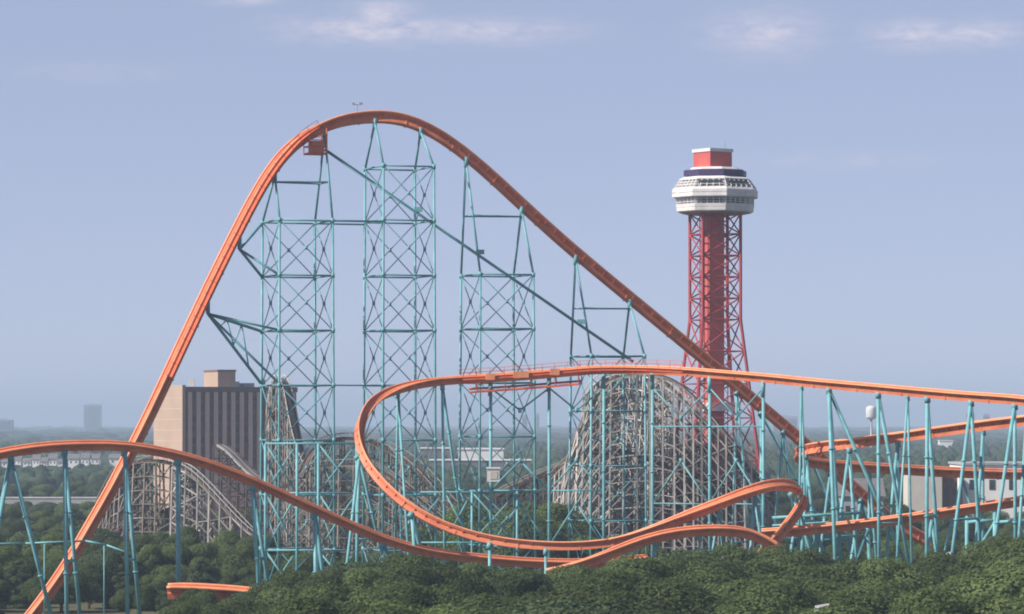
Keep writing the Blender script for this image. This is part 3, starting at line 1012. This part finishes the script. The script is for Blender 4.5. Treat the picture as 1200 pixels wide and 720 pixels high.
zl = [0, tz(600), tz(540), tz(490), tz(450), tz(412), tz(375), tz(350), tz(325), tz(300), tz(275), tz(251)]
zl = sorted(zl)
for k in range(4):
    MB().tube([leg_pt(k, z) for z in zl], 0.36, 6).build('leg', M['red'], root)
    ring = MB()
    for z in zl[1:]:
        ring.bar(leg_pt(k, z), leg_pt((k + 1) % 4, z), 0.14, 5)
    for z1, z2 in zip(zl, zl[1:]):
        n = 2 if z2 - z1 < 8 else 1
        ring.bar(leg_pt(k, z1), leg_pt((k + 1) % 4, z2), 0.16, 5)
        ring.bar(leg_pt((k + 1) % 4, z1), leg_pt(k, z2), 0.16, 5)
    ring.build('lattice', M['red'], root)
sh = R(20)
MB().box((tcx.x - .3, tcx.y, tz(250) / 2), (3.3, 3.3, tz(250)), sh).build('elevator_shaft', M['red_light'], root)
for dx in (-1, 1):
    m = MB()
    x, y = dx * 2.6 * math.cos(sh), dx * 2.6 * math.sin(sh)
    for q in (-.45, .45):
        m.bar((tcx.x - .3 + x + q, tcx.y + y - 1.2, 0), (tcx.x - .3 + x + q, tcx.y + y - 1.2, tz(250)), .11, 5)
    z = 2
    while z < tz(252):
        m.bar((tcx.x - .3 + x - .45, tcx.y + y - 1.2, z), (tcx.x - .3 + x + .45, tcx.y + y - 1.2, z + 1.6), .07, 4)
        m.bar((tcx.x - .3 + x + .45, tcx.y + y - 1.2, z + 1.6), (tcx.x - .3 + x - .45, tcx.y + y - 1.2, z + 3.2), .07, 4)
        z += 3.2
    m.build('guide_rail_frame', M['red'], root)
MB().box((tcx.x + 1.0, tcx.y - .4, tz(477)), (6.6, 5.6, 1.7), sh).build('white_collar', M['white'], root)
rot = R(12)
N = 8


def ring_part(name, prof, m, par=root, n=N, r0=rot):
    return MB().lathe([(r * SP, tz(v)) for v, r in prof], (tcx.x, tcx.y, 0), n, r0).build(name, M[m], par)


ring_part('deck_underside', [(252, 34), (250, 44), (249.5, 44)], 'grey_steel')
ld = ring_part('lower_deck', [(249.5, 44), (248.5, 46.5), (245.2, 47), (245, 46.4), (244.4, 46.4), (244.2, 47), (241, 47.5), (240.6, 47.5)], 'white')
ring_part('lower_gallery_wall', [(240.5, 43), (233.2, 43)], 'mesh')
ud = ring_part('upper_deck', [(233, 50), (232, 52), (228.2, 52), (228.0, 51.3), (227.4, 51.3), (227.2, 52), (224, 52), (221.5, 50), (221, 48)], 'white')
ring_part('upper_gallery_wall', [(220.8, 46.5), (212, 40)], 'mesh')
ring_part('canopy_roof', [(211.9, 43.5), (211, 43.5), (208.4, 38), (208, 36)], 'white')
ring_part('violet_ring', [(207.8, 36), (207, 38), (201, 38), (200, 36)], 'purple')
ring_part('cabin_base', [(199.8, 31), (197, 28)], 'white')
# safety mesh posts round the open galleries
for nm, v0, v1, rr, rt, par in (('gallery_screen', 240.6, 233.2, 47, 47, ld), ('gallery_screen', 221, 212, 50, 43, ud)):
    m = MB()
    for k in range(N * 5):
        g0 = rot + 2 * math.pi * k / (N * 5)
        kk = rot + 2 * math.pi * math.floor(k / 5) / N
        k2 = kk + 2 * math.pi / N
        f = (k % 5) / 5
        x = SP * (math.cos(kk) * (1 - f) + math.cos(k2) * f)
        y = SP * (math.sin(kk) * (1 - f) + math.sin(k2) * f)
        m.bar((tcx.x + x * rr, tcx.y + y * rr, tz(v0)), (tcx.x + x * rt, tcx.y + y * rt, tz(v1)), 0.10, 4)
    for k in range(N):
        for f in (.35, .7, 1.0):
            v = v0 + (v1 - v0) * f
            rf = rr + (rt - rr) * f
            a1, a2 = rot + 2 * math.pi * k / N, rot + 2 * math.pi * (k + 1) / N
            m.bar((tcx.x + rf * SP * math.cos(a1), tcx.y + rf * SP * math.sin(a1), tz(v)), (tcx.x + rf * SP * math.cos(a2), tcx.y + rf * SP * math.sin(a2), tz(v)), .08, 4)
    m.build(nm, M['white'], par)
for k in range(N):          # dark windows in every other gallery face
    g0 = rot + 2 * math.pi * (k + .5) / N
    if k % 4 in (1, 2):
        for v0, v1, rr in ((239.5, 234, 40.1), (219, 214, 41.6)):
            x, y = rr * SP * math.cos(g0), rr * SP * math.sin(g0)
            MB().box((tcx.x + x, tcx.y + y, (tz(v0) + tz(v1)) / 2), (.3 if v0 > 230 else .7, 4.6, tz(v1) - tz(v0)), g0).build('gallery_window', M['glass'], root)
MB().box((tcx.x - .5, tcx.y, (tz(197) + tz(179)) / 2), (5.6, 5.6, tz(179) - tz(197)), R(35)).build('cabin', M['red_light'], root)
MB().box((tcx.x - .5, tcx.y, tz(177)), (6.0, 6.0, tz(175) - tz(178.8)), R(35)).build('cabin_roof', M['white'], root)
MB().bar((tcx.x + 2, tcx.y, tz(175)), (tcx.x + 2, tcx.y, tz(166)), .06, 5).build('antenna', M['grey_steel'], root)

# ------------------------------------------------------------------ hotel
HY = 1100.0
SH = HY / F
fa = R(24)       # the long front turns away to the right
fc = P(216, HV, HY)     # front corner of the building
fx = Vector((math.cos(fa), math.sin(fa), 0))
fy = Vector((-math.sin(fa), math.cos(fa), 0))
LEN = 127 * SH / math.cos(fa)
DEP = 47 * SH / math.sin(fa) * 0.62
zt = P(216, 453, HY).z


def hp(a, b, z):
    q = fc + fx * a + fy * b
    return Vector((q.x, q.y, z))


def hbox(a0, a1, b0, b1, z0, z1):
    c = hp((a0 + a1) / 2, (b0 + b1) / 2, (z0 + z1) / 2)
    return (c, (abs(a1 - a0), abs(b1 - b0), z1 - z0), fa)


root = thing('hotel_tower', (fc.x, fc.y, 0), 'tan slab hotel with dark vertical window strips and a rooftop penthouse', 'hotel')
DEP = 26.0
MB().box(*hbox(0.6, LEN, 0.6, DEP, 0, zt - .5)).build('wall', M['hotel'], root)
MB().box(*hbox(.2, LEN + .3, .05, .5, 0, zt - 1.5)).build('window_wall', M['hotel_dark'], root)
nf_ = 13
for i in range(nf_):
    a = 1.6 + i * (LEN - 2.4) / (nf_ - 1)
    MB().box(*hbox(a - .62, a + .62, -.45, .04, 0, zt - 1.6)).build('window_fin', M['hotel_fin'], root)
m = MB()
for i in range(13):
    m.box(*hbox(.3, LEN + .1, -.12, .045, zt - 5 - i * 3.1, zt - 4.1 - i * 3.1))
m.build('spandrel_bands', M['hotel_cap'], root)
MB().box(*hbox(0, LEN + .5, -.5, DEP * .5, zt - 1.55, zt - .1)).build('parapet', M['hotel_cap'], root)
MB().box(*hbox(-.8, .15, -.6, DEP * .42, 0, zt + .4)).build('end_pier', M['hotel'], root)
MB().box(*hbox(-.5, .55, DEP * .42 + .35, DEP, 0, zt + .1)).build('end_wall', M['hotel'], root)
m = MB()
for i in range(12):
    m.box(*hbox(-.86, -.45, -.3, DEP * .42 - .3, zt - 3.4 - i * 3.1, zt - 3.25 - i * 3.1))
    m.box(*hbox(-.54, -.2, DEP * .42 + .6, DEP - .3, zt - 3.4 - i * 3.1, zt - 3.25 - i * 3.1))
m.build('panel_joints', M['hotel_fin'], root)
MB().box(*hbox(.2, .56, DEP * .42, DEP * .42 + .34, 0, zt - 1)).build('end_slot', M['hotel_dark'], root)
zp = P(216, 435, HY).z
pa = (240 - 216) * SH / math.cos(fa)
ph = MB().box(*hbox(pa + 5.2, pa + 10.6, 4, 16, zt - .4, zp)).build('penthouse', M['hotel'], root)
MB().box(*hbox(pa + 5.0, pa + 10.8, 3.8, 16.2, zp + .01, zp + .5)).build('penthouse_parapet', M['hotel_cap'], ph)
for a0, b0, w0, h0 in ((17, 5, 2.4, 1.6), (22, 8, 3.5, 1.2), (26, 6, 1.5, 2.2)):
    q = hp(a0, b0, zt - .1 + h0 / 2)
    MB().box(q, (w0, w0, h0), fa).build('roof_unit', M['grey_steel'], root)
q = hp(4, 5, zt + 1.2)
MB().box(q, (1.6, 1.6, 2.2)).build('roof_unit', M['white'], root)

# ------------------------------------------------------------------ other buildings


def house(label, u0, u1, vt, vb, Y, wall='whitewall', roof='roofgrey', gable=True, group=None, cat='house', name='house', deep=10, windows=3):
    a, b = P(u0, vt, Y), P(u1, vb, Y)
    w = b.x - a.x
    cx = (a.x + b.x) / 2
    zt_ = a.z
    root = thing(name, (cx, Y, 0), label, cat, group)
    zw = zt_ * (0.72 if gable else 1.0)
    MB().box((cx, Y + deep / 2, zw / 2), (w, deep, zw)).build('wall', M[wall], root)
    if gable:
        m = MB()
        e = .6
        m.add([(cx - w / 2 - e, Y - e, zw), (cx + w / 2 + e, Y - e, zw), (cx + w / 2 + e, Y + deep + e, zw), (cx - w / 2 - e, Y + deep + e, zw),
               (cx - w / 2 - e, Y + deep / 2, zt_), (cx + w / 2 + e, Y + deep / 2, zt_)],
              [(0, 1, 5, 4), (2, 3, 4, 5), (0, 4, 3), (1, 2, 5), (3, 2, 1, 0)])
        m.build('roof', M[roof], root)
    else:
        MB().box((cx, Y + deep / 2, zt_ + .3), (w + .8, deep + .8, .6)).build('roof', M[roof], root)
    for i in range(windows):
        x = cx - w / 2 + (i + .5) * w / windows
        MB().box((x, Y - .06, zw * .72), (w / windows * .3, .1, zw * .14)).build('window', M['glass'], root)
    return root


HS = [(2, 12, 536, 545), (15, 24, 533, 543), (27, 36, 536, 546), (38, 46, 532, 542), (48, 55, 535, 547), (57, 66, 531, 545), (68, 76, 537, 549), (80, 92, 531, 543),
      (95, 104, 530, 540), (106, 116, 531, 541), (128, 144, 531, 537)]
HL = ['white house at the far left end of the pale row', 'tall white gabled house second in the pale row', 'small white house third in the pale row', 'narrow white house fourth in the pale row',
      'short white house right of the narrow one in the pale row', 'white house left of the teal two legged frame', 'low white house directly behind the teal two legged frame',
      'wide white house right of the teal two legged frame', 'bright white house left of the gap in the pale row', 'last white house before the gap in the pale row', 'long low white house beside the crossing lift track']
for (u0, u1, vt, vb), lab in zip(HS, HL):
    house(lab, u0, u1, vt + 1, vb, 2350 + random.uniform(-60, 60), group='white houses in a distant row', windows=2)
house('broad white windowless hall seen through the loop', 537, 590, 527, 543, 1900, gable=False, roof='whitewall', cat='hall', name='hall', deep=30, windows=0)
house('long flat white roofed shed before the white hall', 503, 622, 540, 546, 1860, gable=False, roof='whitewall', wall='roofgrey', cat='shed', name='shed', deep=16, windows=6)
house('small pale shed left of the white hall', 493, 528, 526, 530, 2000, gable=False, roof='whitewall', wall='hotel_cap', cat='shed', name='shed', deep=16, windows=3)
house('tan plain block behind the pale paired columns', 1064, 1104, 551, 590, 1000, gable=False, wall='cream', roof='whitewall', cat='building', name='building', deep=12, windows=0)
house('dark brick block between the tan block and the white long building', 1104.5, 1122, 556, 590, 1006, gable=False, wall='brick', roof='roofgrey', cat='building', name='building', deep=12, windows=2)
house('long white industrial building at the right edge', 1128, 1290, 545, 585, 1012, gable=False, wall='whitewall', roof='concrete', cat='building', name='building', deep=30, windows=7)
house('low grey roofed building glimpsed right of the drop', 985, 1035, 561, 580, 960, wall='concrete', gable=True, cat='building', name='building', deep=14, windows=3)
house('tiny white far building right of the pale paired columns', 1101, 1117, 517, 520, 2900, gable=False, roof='whitewall', cat='building', name='building', windows=2)

# distant office blocks on the horizon
for lab, u0, u1, vt, Y in (('blue grey tower block alone on the left horizon', 98, 118, 474, 9000), ('faint low block at the far left of the horizon', -10, 14, 492, 7000),
                           ('faint block on the horizon above the white hall', 612, 618, 487, 7600), ('faint thin tower just left of the dome on the horizon', 628, 632, 485, 7800),
                           ('faint pale block above the front hairpin run', 1132, 1142, 484, 6500), ('faint pale block nearest the right edge of the horizon', 1152, 1160, 486, 6500),
                           ('faint broad block right of the observation tower', 905, 935, 488, 7200)):
    a, b = P(u0, vt, Y), P(u1, vt, Y)
    root = thing('office_block', ((a.x + b.x) / 2, Y, 0), lab, 'building', 'distant blocks on the horizon')
    w = b.x - a.x
    MB().box(((a.x + b.x) / 2, Y + 12, a.z / 2), (w, 24, a.z)).build('wall', M['farblock'], root)
    m = MB()
    z = 6
    while z < a.z - 3:
        m.box(((a.x + b.x) / 2, Y - .3, z), (w * .9, .4, 1.6))
        z += 3.6
    if m.v:
        m.build('window_bands', M['glass'], root)
    MB().box(((a.x + b.x) / 2, Y + 12, a.z + 1), (w * .4, 10, 2)).build('roof_plant', M['farblock'], root)

# water tower
q = P(1021, HV, 3000)
root = thing('water_tower', (q.x, q.y, 0), 'white water tower on the horizon below the upper run', 'water tower')
zt_, zb_ = P(0, 474, 3000).z, P(0, 490, 3000).z
MB().lathe([(2.0, zb_ - 1.2), (3.9, zb_), (4.2, zb_ + .8), (4.2, zt_ - 3.4), (3.7, zt_ - 2.1), (2.1, zt_ - 1.3), (.4, zt_ - 1)], (q.x, q.y, 0), 20).build('tank', M['white'], root, smooth=True)
MB().lathe([(1.6, 0), (.9, 3), (.9, zb_ - 1.2)], (q.x, q.y, 0), 16).build('stem', M['grey_steel'], root, smooth=True)

# grey boundary wall at mid distance on the left
root = thing('boundary_wall', Vector((P(27, 600, 1250).x, 1250, 0)), 'long low pale wall beyond the trees at the left', 'wall')
a, b = P(-80, 584, 1250), P(134, 584, 1250)
MB().box(((a.x + b.x) / 2, 1250, a.z / 2), (b.x - a.x, .5, a.z)).build('wall_panel', M['concrete'], root)
MB().box(((a.x + b.x) / 2, 1250, a.z + .2), (b.x - a.x + .4, .9, .4)).build('coping', M['white'], root)

# floodlight above the foreground trees
q = P(961, 712, 360)
root = thing('floodlight_pole', (q.x, q.y, 0), 'white floodlight head poking out of the foreground canopy at the bottom edge', 'floodlight')
MB().bar((q.x, q.y, 0), (q.x, q.y, q.z + .1), .10, 8).build('pole', M['grey_steel'], root, smooth=True)
MB().beam((q.x - .45, q.y, q.z), (q.x + .85, q.y, q.z + .22), .30).build('lamp_head', M['white'], root)
MB().box((q.x - .35, q.y, q.z - .25), (.4, .4, .5)).build('lamp_box', M['white'], root)
q = P(1113, 652, 536)
root = thing('service_hut', (q.x, q.y, 0), 'small white roofed hut half hidden in trees below the lowest run', 'hut')
MB().box((q.x, q.y, q.z / 2 - .4), (3, 3, q.z - .6)).build('wall', M['cream'], root)
MB().lathe([(2.2, q.z - .7), (.3, q.z + .6)], (q.x, q.y, 0), 4, R(40)).build('roof', M['white'], root)


# ------------------------------------------------------------------ trees
def np_mesh(name, V, Q, tone, m):
    me = bpy.data.meshes.new(name)
    nq = len(Q)
    k = Q.shape[1]
    me.vertices.add(len(V))
    me.vertices.foreach_set('co', V.astype(np.float32).ravel())
    me.loops.add(nq * k)
    me.loops.foreach_set('vertex_index', Q.astype(np.int32).ravel())
    me.polygons.add(nq)
    me.polygons.foreach_set('loop_start', np.arange(0, nq * k, k, dtype=np.int32))
    me.polygons.foreach_set('loop_total', np.full(nq, k, dtype=np.int32))
    if tone is not None:
        at = me.attributes.new('tone', 'FLOAT', 'POINT')
        at.data.foreach_set('value', tone.astype(np.float32))
    me.materials.append(m)
    me.update()
    me.validate()
    return me


def ico(sub):
    bm = bmesh.new()
    bmesh.ops.create_icosphere(bm, subdivisions=sub, radius=1)
    bm.verts.ensure_lookup_table()
    V = np.array([v.co[:] for v in bm.verts])
    T = np.array([[v.index for v in f.verts] for f in bm.faces])
    bm.free()
    return V, T


ICOV, ICOT = ico(1)
ICOV2, ICOT2 = ico(2)


def crown_mesh(seed, kind, m, n_lobes=34, leaves=300):
    """unit-ish crown: about 10 m across, 7 m tall, its bottom at z = 3"""
    g = np.random.default_rng(seed)
    cen, rad = [], []
    for i in range(n_lobes):
        th = g.uniform(0, 2 * math.pi)
        if kind == 'broad':
            h = g.uniform(0.0, 1.0)
            prof = math.sqrt(max(0.0, 1 - (h * 0.96) ** 2.2)) * 4.3
            rr = prof * math.sqrt(g.uniform(.35, 1.0))
            c = (rr * math.cos(th), rr * math.sin(th), 4.3 + h * 4.3 + g.normal(0, .25))
            r = g.uniform(1.1, 2.15)
        elif kind == 'tall':
            h = g.uniform(0, 1)
            prof = math.sin(math.pi * (0.15 + .8 * h)) * 3.4
            rr = prof * math.sqrt(g.uniform(.25, 1))
            c = (rr * math.cos(th), rr * math.sin(th), 3.6 + h * 6.2)
            r = g.uniform(.85, 1.45)
        else:
            h = g.uniform(0, 1) ** 1.2
            prof = (1 - h * .86) * 3.3
            rr = prof * math.sqrt(g.uniform(.3, 1))
            c = (rr * math.cos(th), rr * math.sin(th), 2.4 + h * 7.6)
            r = g.uniform(.75, 1.2) * (1.15 - .45 * h)
        cen.append(c)
        rad.append(r)
    Vs, Qs, To = [], [], []
    off = 0
    for c, r in zip(cen, rad):
        nl = int(2.9 * leaves * (r / 1.3) ** 2)
        d = g.normal(size=(nl, 3))
        d /= np.linalg.norm(d, axis=1)[:, None]
        keep = d[:, 2] > -0.75
        d = d[keep]
        nl = len(d)
        rr = r * (0.80 + 0.28 * g.random(nl))
        base = np.array(c) + d * rr[:, None] * np.array([1, 1, .82])
        nrm = d + g.normal(size=(nl, 3)) * .38
        nrm /= np.linalg.norm(nrm, axis=1)[:, None]
        a = np.cross(nrm, g.normal(size=(nl, 3)))
        a /= np.linalg.norm(a, axis=1)[:, None]
        b = np.cross(nrm, a)
        s = g.uniform(.065, .135, nl)[:, None]
        asp = g.uniform(.55, .9, nl)[:, None]
        v = np.stack([base + a * s * 1.25, base + b * s * asp, base - a * s * 1.25, base - b * s * asp], axis=1).reshape(-1, 3)
        Vs.append(v)
        q = np.arange(nl * 4).reshape(-1, 4) + off
        Qs.append(q)
        off += nl * 4
        To.append(np.repeat(g.uniform(.88, 1.14, nl), 4) * g.uniform(.86, 1.16))
        # solid heart of the clump so that the sky does not sparkle through
        cv = ICOV * (r * .74 * (1 + .12 * g.normal(size=(len(ICOV), 1)))) * np.array([1, 1, .82]) + np.array(c)
        Vs.append(cv)
        t4 = np.concatenate([ICOT, ICOT[:, 2:3]], axis=1)
        Qs.append(t4[:, [0, 1, 2, 2]] + off)
        off += len(cv)
        To.append(np.full(len(cv), .8))
    V, Q, T = np.concatenate(Vs), np.concatenate(Qs), np.concatenate(To)
    # quads and the heart's triangles in one mesh
    me = bpy.data.meshes.new('crown')
    tri = Q[:, 2] == Q[:, 3]
    tot = np.where(tri, 3, 4).astype(np.int32)
    st = np.concatenate([[0], np.cumsum(tot)[:-1]]).astype(np.int32)
    flat = np.concatenate([r[:3] if t else r for r, t in zip(Q, tri)]).astype(np.int32)
    me.vertices.add(len(V))
    me.vertices.foreach_set('co', V.astype(np.float32).ravel())
    me.loops.add(len(flat))
    me.loops.foreach_set('vertex_index', flat)
    me.polygons.add(len(Q))
    me.polygons.foreach_set('loop_start', st)
    me.polygons.foreach_set('loop_total', tot)
    at = me.attributes.new('tone', 'FLOAT', 'POINT')
    at.data.foreach_set('value', T.astype(np.float32))
    me.materials.append(m)
    me.update()
    return me


def trunk_mesh(seed):
    g = random.Random(seed)
    m = MB()
    p = Vector((0, 0, -.3))
    pts = [p]
    for i in range(4):
        p = p + Vector((g.uniform(-.2, .2), g.uniform(-.2, .2), 1.5))
        pts.append(p)
    for i in range(4):
        m.bar(pts[i], pts[i + 1], .34 - .055 * i, 8, .34 - .055 * (i + 1))
    for k in range(6):
        a = g.uniform(0, 6.28)
        s = pts[2 + k % 3]
        e = s + Vector((math.cos(a) * g.uniform(1.6, 3), math.sin(a) * g.uniform(1.6, 3), g.uniform(1.2, 2.6)))
        m.bar(s, e, .15, 6, .05)
        for _ in range(2):
            e2 = e + Vector((g.uniform(-1, 1), g.uniform(-1, 1), g.uniform(.4, 1.2)))
            m.bar(e, e2, .06, 5, .02)
    me = bpy.data.meshes.new('trunk')
    me.from_pydata(m.v, [], m.f)
    me.materials.append(M['bark'])
    return me


PROTO = []
for i, (kind, lm, nl, lv) in enumerate((('broad', 0, 29, 330), ('broad', 1, 26, 320), ('tall', 0, 34, 300), ('broad', 0, 32, 320), ('tall', 1, 30, 320), ('cone', 2, 34, 260), ('broad', 2, 28, 320))):
    PROTO.append((crown_mesh(100 + i, kind, LEAF[lm], nl, lv), trunk_mesh(50 + i), kind, lm))
TOPZ = []
for c, t, k, l in PROTO:
    co = np.empty(len(c.vertices) * 3, dtype=np.float32)
    c.vertices.foreach_get('co', co)
    TOPZ.append(float(co.reshape(-1, 3)[:, 2].max()))


def tree(x, y, top, pi, label, group, wide=1.0, sink=0.0):
    c, t, kind, lm = PROTO[pi]
    r = bpy.data.objects.new('tree', None)
    r.empty_display_size = 1
    COL.objects.link(r)
    s = top / TOPZ[pi]
    s *= 1 + sink
    r.location = (x, y, -sink * top)
    r.scale = (s * wide, s * wide, s)
    r.rotation_euler = (0, 0, random.uniform(0, 6.28))
    tag(r, label, 'tree', group)
    for nm, me in (('trunk', t), ('crown', c)):
        o = bpy.data.objects.new(nm, me)
        COL.objects.link(o)
        o.parent = r
    return r


def prof(u):
    """row of the photo where the top of the foreground canopy runs"""
    X = [-80, 60, 130, 200, 270, 310, 360, 420, 470, 510, 560, 610, 660, 710, 770, 830, 890, 930, 980, 1030, 1090, 1130, 1170, 1220, 1300]
    V = [722, 722, 704, 697, 702, 680, 668, 656, 646, 648, 660, 664, 663, 656, 642, 636, 634, 638, 650, 654, 660, 646, 624, 614, 612]
    return float(np.interp(u, X, V))


ZONE = [(150, 'at the lower left below the lift track'), (330, 'around the short track in the treetops'), (520, 'below the foot of the airtime hill'), (700, 'below the bottom of the turnaround'),
        (900, 'below the rising helix'), (1060, 'below the helix tip and the drop'), (2000, 'below the lowest run at the right')]


def zone(u):
    for lim, s in ZONE:
        if u < lim:
            return s
    return ZONE[-1][1]


KN = {'broad': 'broad rounded', 'tall': 'tall oval', 'cone': 'dark pointed'}
ln = {0: 'green', 1: 'light green', 2: 'deep green'}


def row(Y, us, vfun, pis, rowname, group, wide=(1.0, 1.25), jv=7, jy=9, zmax=17, zmin=5.0):
    for u in us:
        u = u + random.uniform(-8, 8)
        y = Y + random.uniform(-jy, jy)
        z = H - (vfun(u) + random.uniform(-jv * .4, jv) - HV) * y / F
        z = min(max(z, zmin), zmax)
        pi = random.choice(pis)
        kind, lm = PROTO[pi][2], PROTO[pi][3]
        if rowname == 'mid':
            lab = '%s %s tree %s' % (KN[kind], ln[lm], mid_zone(u, y))
        else:
            lab = '%s %s tree %s, %s row' % (KN[kind].split()[0], ln[lm], zone(u), rowname)
        tree((u - 600) * y / F, y, z, pi, lab, group, random.uniform(*wide), 0.0 if rowname != 'mid' else 0.22)


def mid_zone(u, y):
    a = 'behind the airtime hill' if u < 330 else 'among the timber bents' if u < 540 else 'between the loop and the dome' if u < 680 else 'around the foot of the dome' if u < 900 else 'behind the hairpin'
    b = ' close to the track' if y < 720 else ' beyond the timber hills' if y < 1000 else ' in the far treeline'
    return a + b


FG = 'trees of the foreground canopy'
MG = 'trees between and behind the coasters'
row(352, range(-60, 1290, 92), lambda u: max(prof(u) + 44, 690), (0, 1, 3, 3, 6), 'nearest', FG, (1.3, 1.7), 22)
row(408, range(-80, 1290, 82), lambda u: prof(u) + 22, (0, 0, 1, 3, 3, 6), 'second', FG, (1.25, 1.65), 22)
row(462, range(100, 1290, 66), lambda u: prof(u) + 4, (0, 1, 3, 3, 2, 6), 'third', FG, (1.2, 1.55), 15)
row(505, range(290, 1290, 64), lambda u: prof(u), (0, 3, 1, 6), 'rear', FG, (1.15, 1.45), 8)


def midprof(u):
    X = [-80, 0, 60, 130, 200, 260, 300, 340, 420, 500, 560, 640, 700, 780, 900, 960, 1040, 1120, 1200, 1300]
    V = [635, 632, 640, 640, 636, 632, 634, 645, 652, 650, 615, 605, 622, 632, 640, 640, 640, 640, 640, 640]
    return float(np.interp(u, X, V))


row(572, [u for u in range(-60, 330, 44) if not 10 < u < 118], lambda u: 676, (0, 1, 2, 3, 4, 5, 6), 'mid', MG, (1.0, 1.25), 12)
row(608, range(-60, 345, 42), lambda u: 655, (0, 1, 2, 3, 4, 5, 6), 'mid', MG, (1.0, 1.25), 12)
row(745, [u for u in range(-60, 1290, 44) if u < 120 or 560 < u < 650 or u > 910], lambda u: 622, (0, 1, 3, 4, 6), 'mid', MG, (1, 1.3), 14)
row(640, range(-60, 1290, 48), lambda u: midprof(u), (0, 1, 2, 3, 4, 5, 6), 'mid', MG, (.95, 1.2), 12)
row(690, [u for u in range(-60, 1290, 46) if not 655 < u < 905], lambda u: midprof(u) - 14, (0, 1, 2, 3, 4, 5), 'mid', MG, (.95, 1.2), 14)
row(668, range(548, 690, 34), lambda u: 590, (1, 4, 0, 1), 'mid', MG, (1.0, 1.2), 14)
row(500, range(228, 262, 20), lambda u: 688, (1, 3), 'mid', MG, (.8, .9), 3)
row(1120, range(-60, 152, 22), lambda u: 585.5, (0, 1, 3, 6), 'mid', MG, (1.2, 1.5), 4)
row(840, [u for u in range(-60, 1290, 42) if not 270 < u < 360], lambda u: 620, (0, 1, 3, 4, 6), 'mid', MG, (1, 1.3), 14)
row(880, range(-60, 1290, 36), lambda u: 604, (0, 1, 3, 4, 6), 'mid', MG, (1, 1.3), 12)
row(950, range(-60, 1290, 36), lambda u: 592, (0, 1, 3, 4, 6), 'mid', MG, (1, 1.3), 10)
row(1180, range(150, 1290, 30), lambda u: 574, (0, 1, 3, 6), 'mid', MG, (1.1, 1.4), 8)
row(1380, range(-60, 1290, 30), lambda u: 563, (0, 1, 3, 6), 'mid', MG, (1.1, 1.5), 8)

# a few far lumps of woodland to the horizon, one mass
Vs, Ts = [], []
off = 0
y = 1560.0
while y < 16000:
    nearby = y < 3600
    base = 5.2 if nearby else 9 + y * .0045
    n = int((0.40 * y + 300) / (base * .95))
    xs = np.linspace(-.20 * y - 150, .20 * y + 150, n) + rng.uniform(-6, 6, n) * (y / 2000)
    for x in xs:
        yy = y + rng.uniform(-.02, .02) * y
        uu = 600 + x * F / yy
        if 2060 < yy < 2200 and x < -60:
            continue
        if 2280 < yy < 2440 and uu < 150:
            continue
        if 1780 < yy < 1960 and 485 < uu < 640:
            continue
        w = rng.uniform(.55, 1.15) * base
        h = rng.uniform(6, 12.5) + (2 if y > 5000 else 0)
        if uu < 165 and yy < 2300:
            h = rng.uniform(2.5, 5.5) if yy > 1850 else rng.uniform(5, 9)
        if 470 < uu < 660 and yy < 1800:
            h = rng.uniform(8, 10)
        cv = ICOV2 * (1 + .20 * rng.normal(size=(len(ICOV2), 1)))
        cv = cv * np.array([w, w, h * .62]) + np.array([x, yy, h * .40])
        Vs.append(cv)
        Ts.append(ICOT2 + off)
        off += len(cv)
    y *= 1.022 if nearby else 1.05
me = np_mesh('far_woods', np.concatenate(Vs), np.concatenate(Ts), None, M['farleaf'])
fw = bpy.data.objects.new('far_woods', me)
COL.objects.link(fw)
tag(fw, 'flat woodland fading to blue along the horizon', 'woods', None, 'stuff')
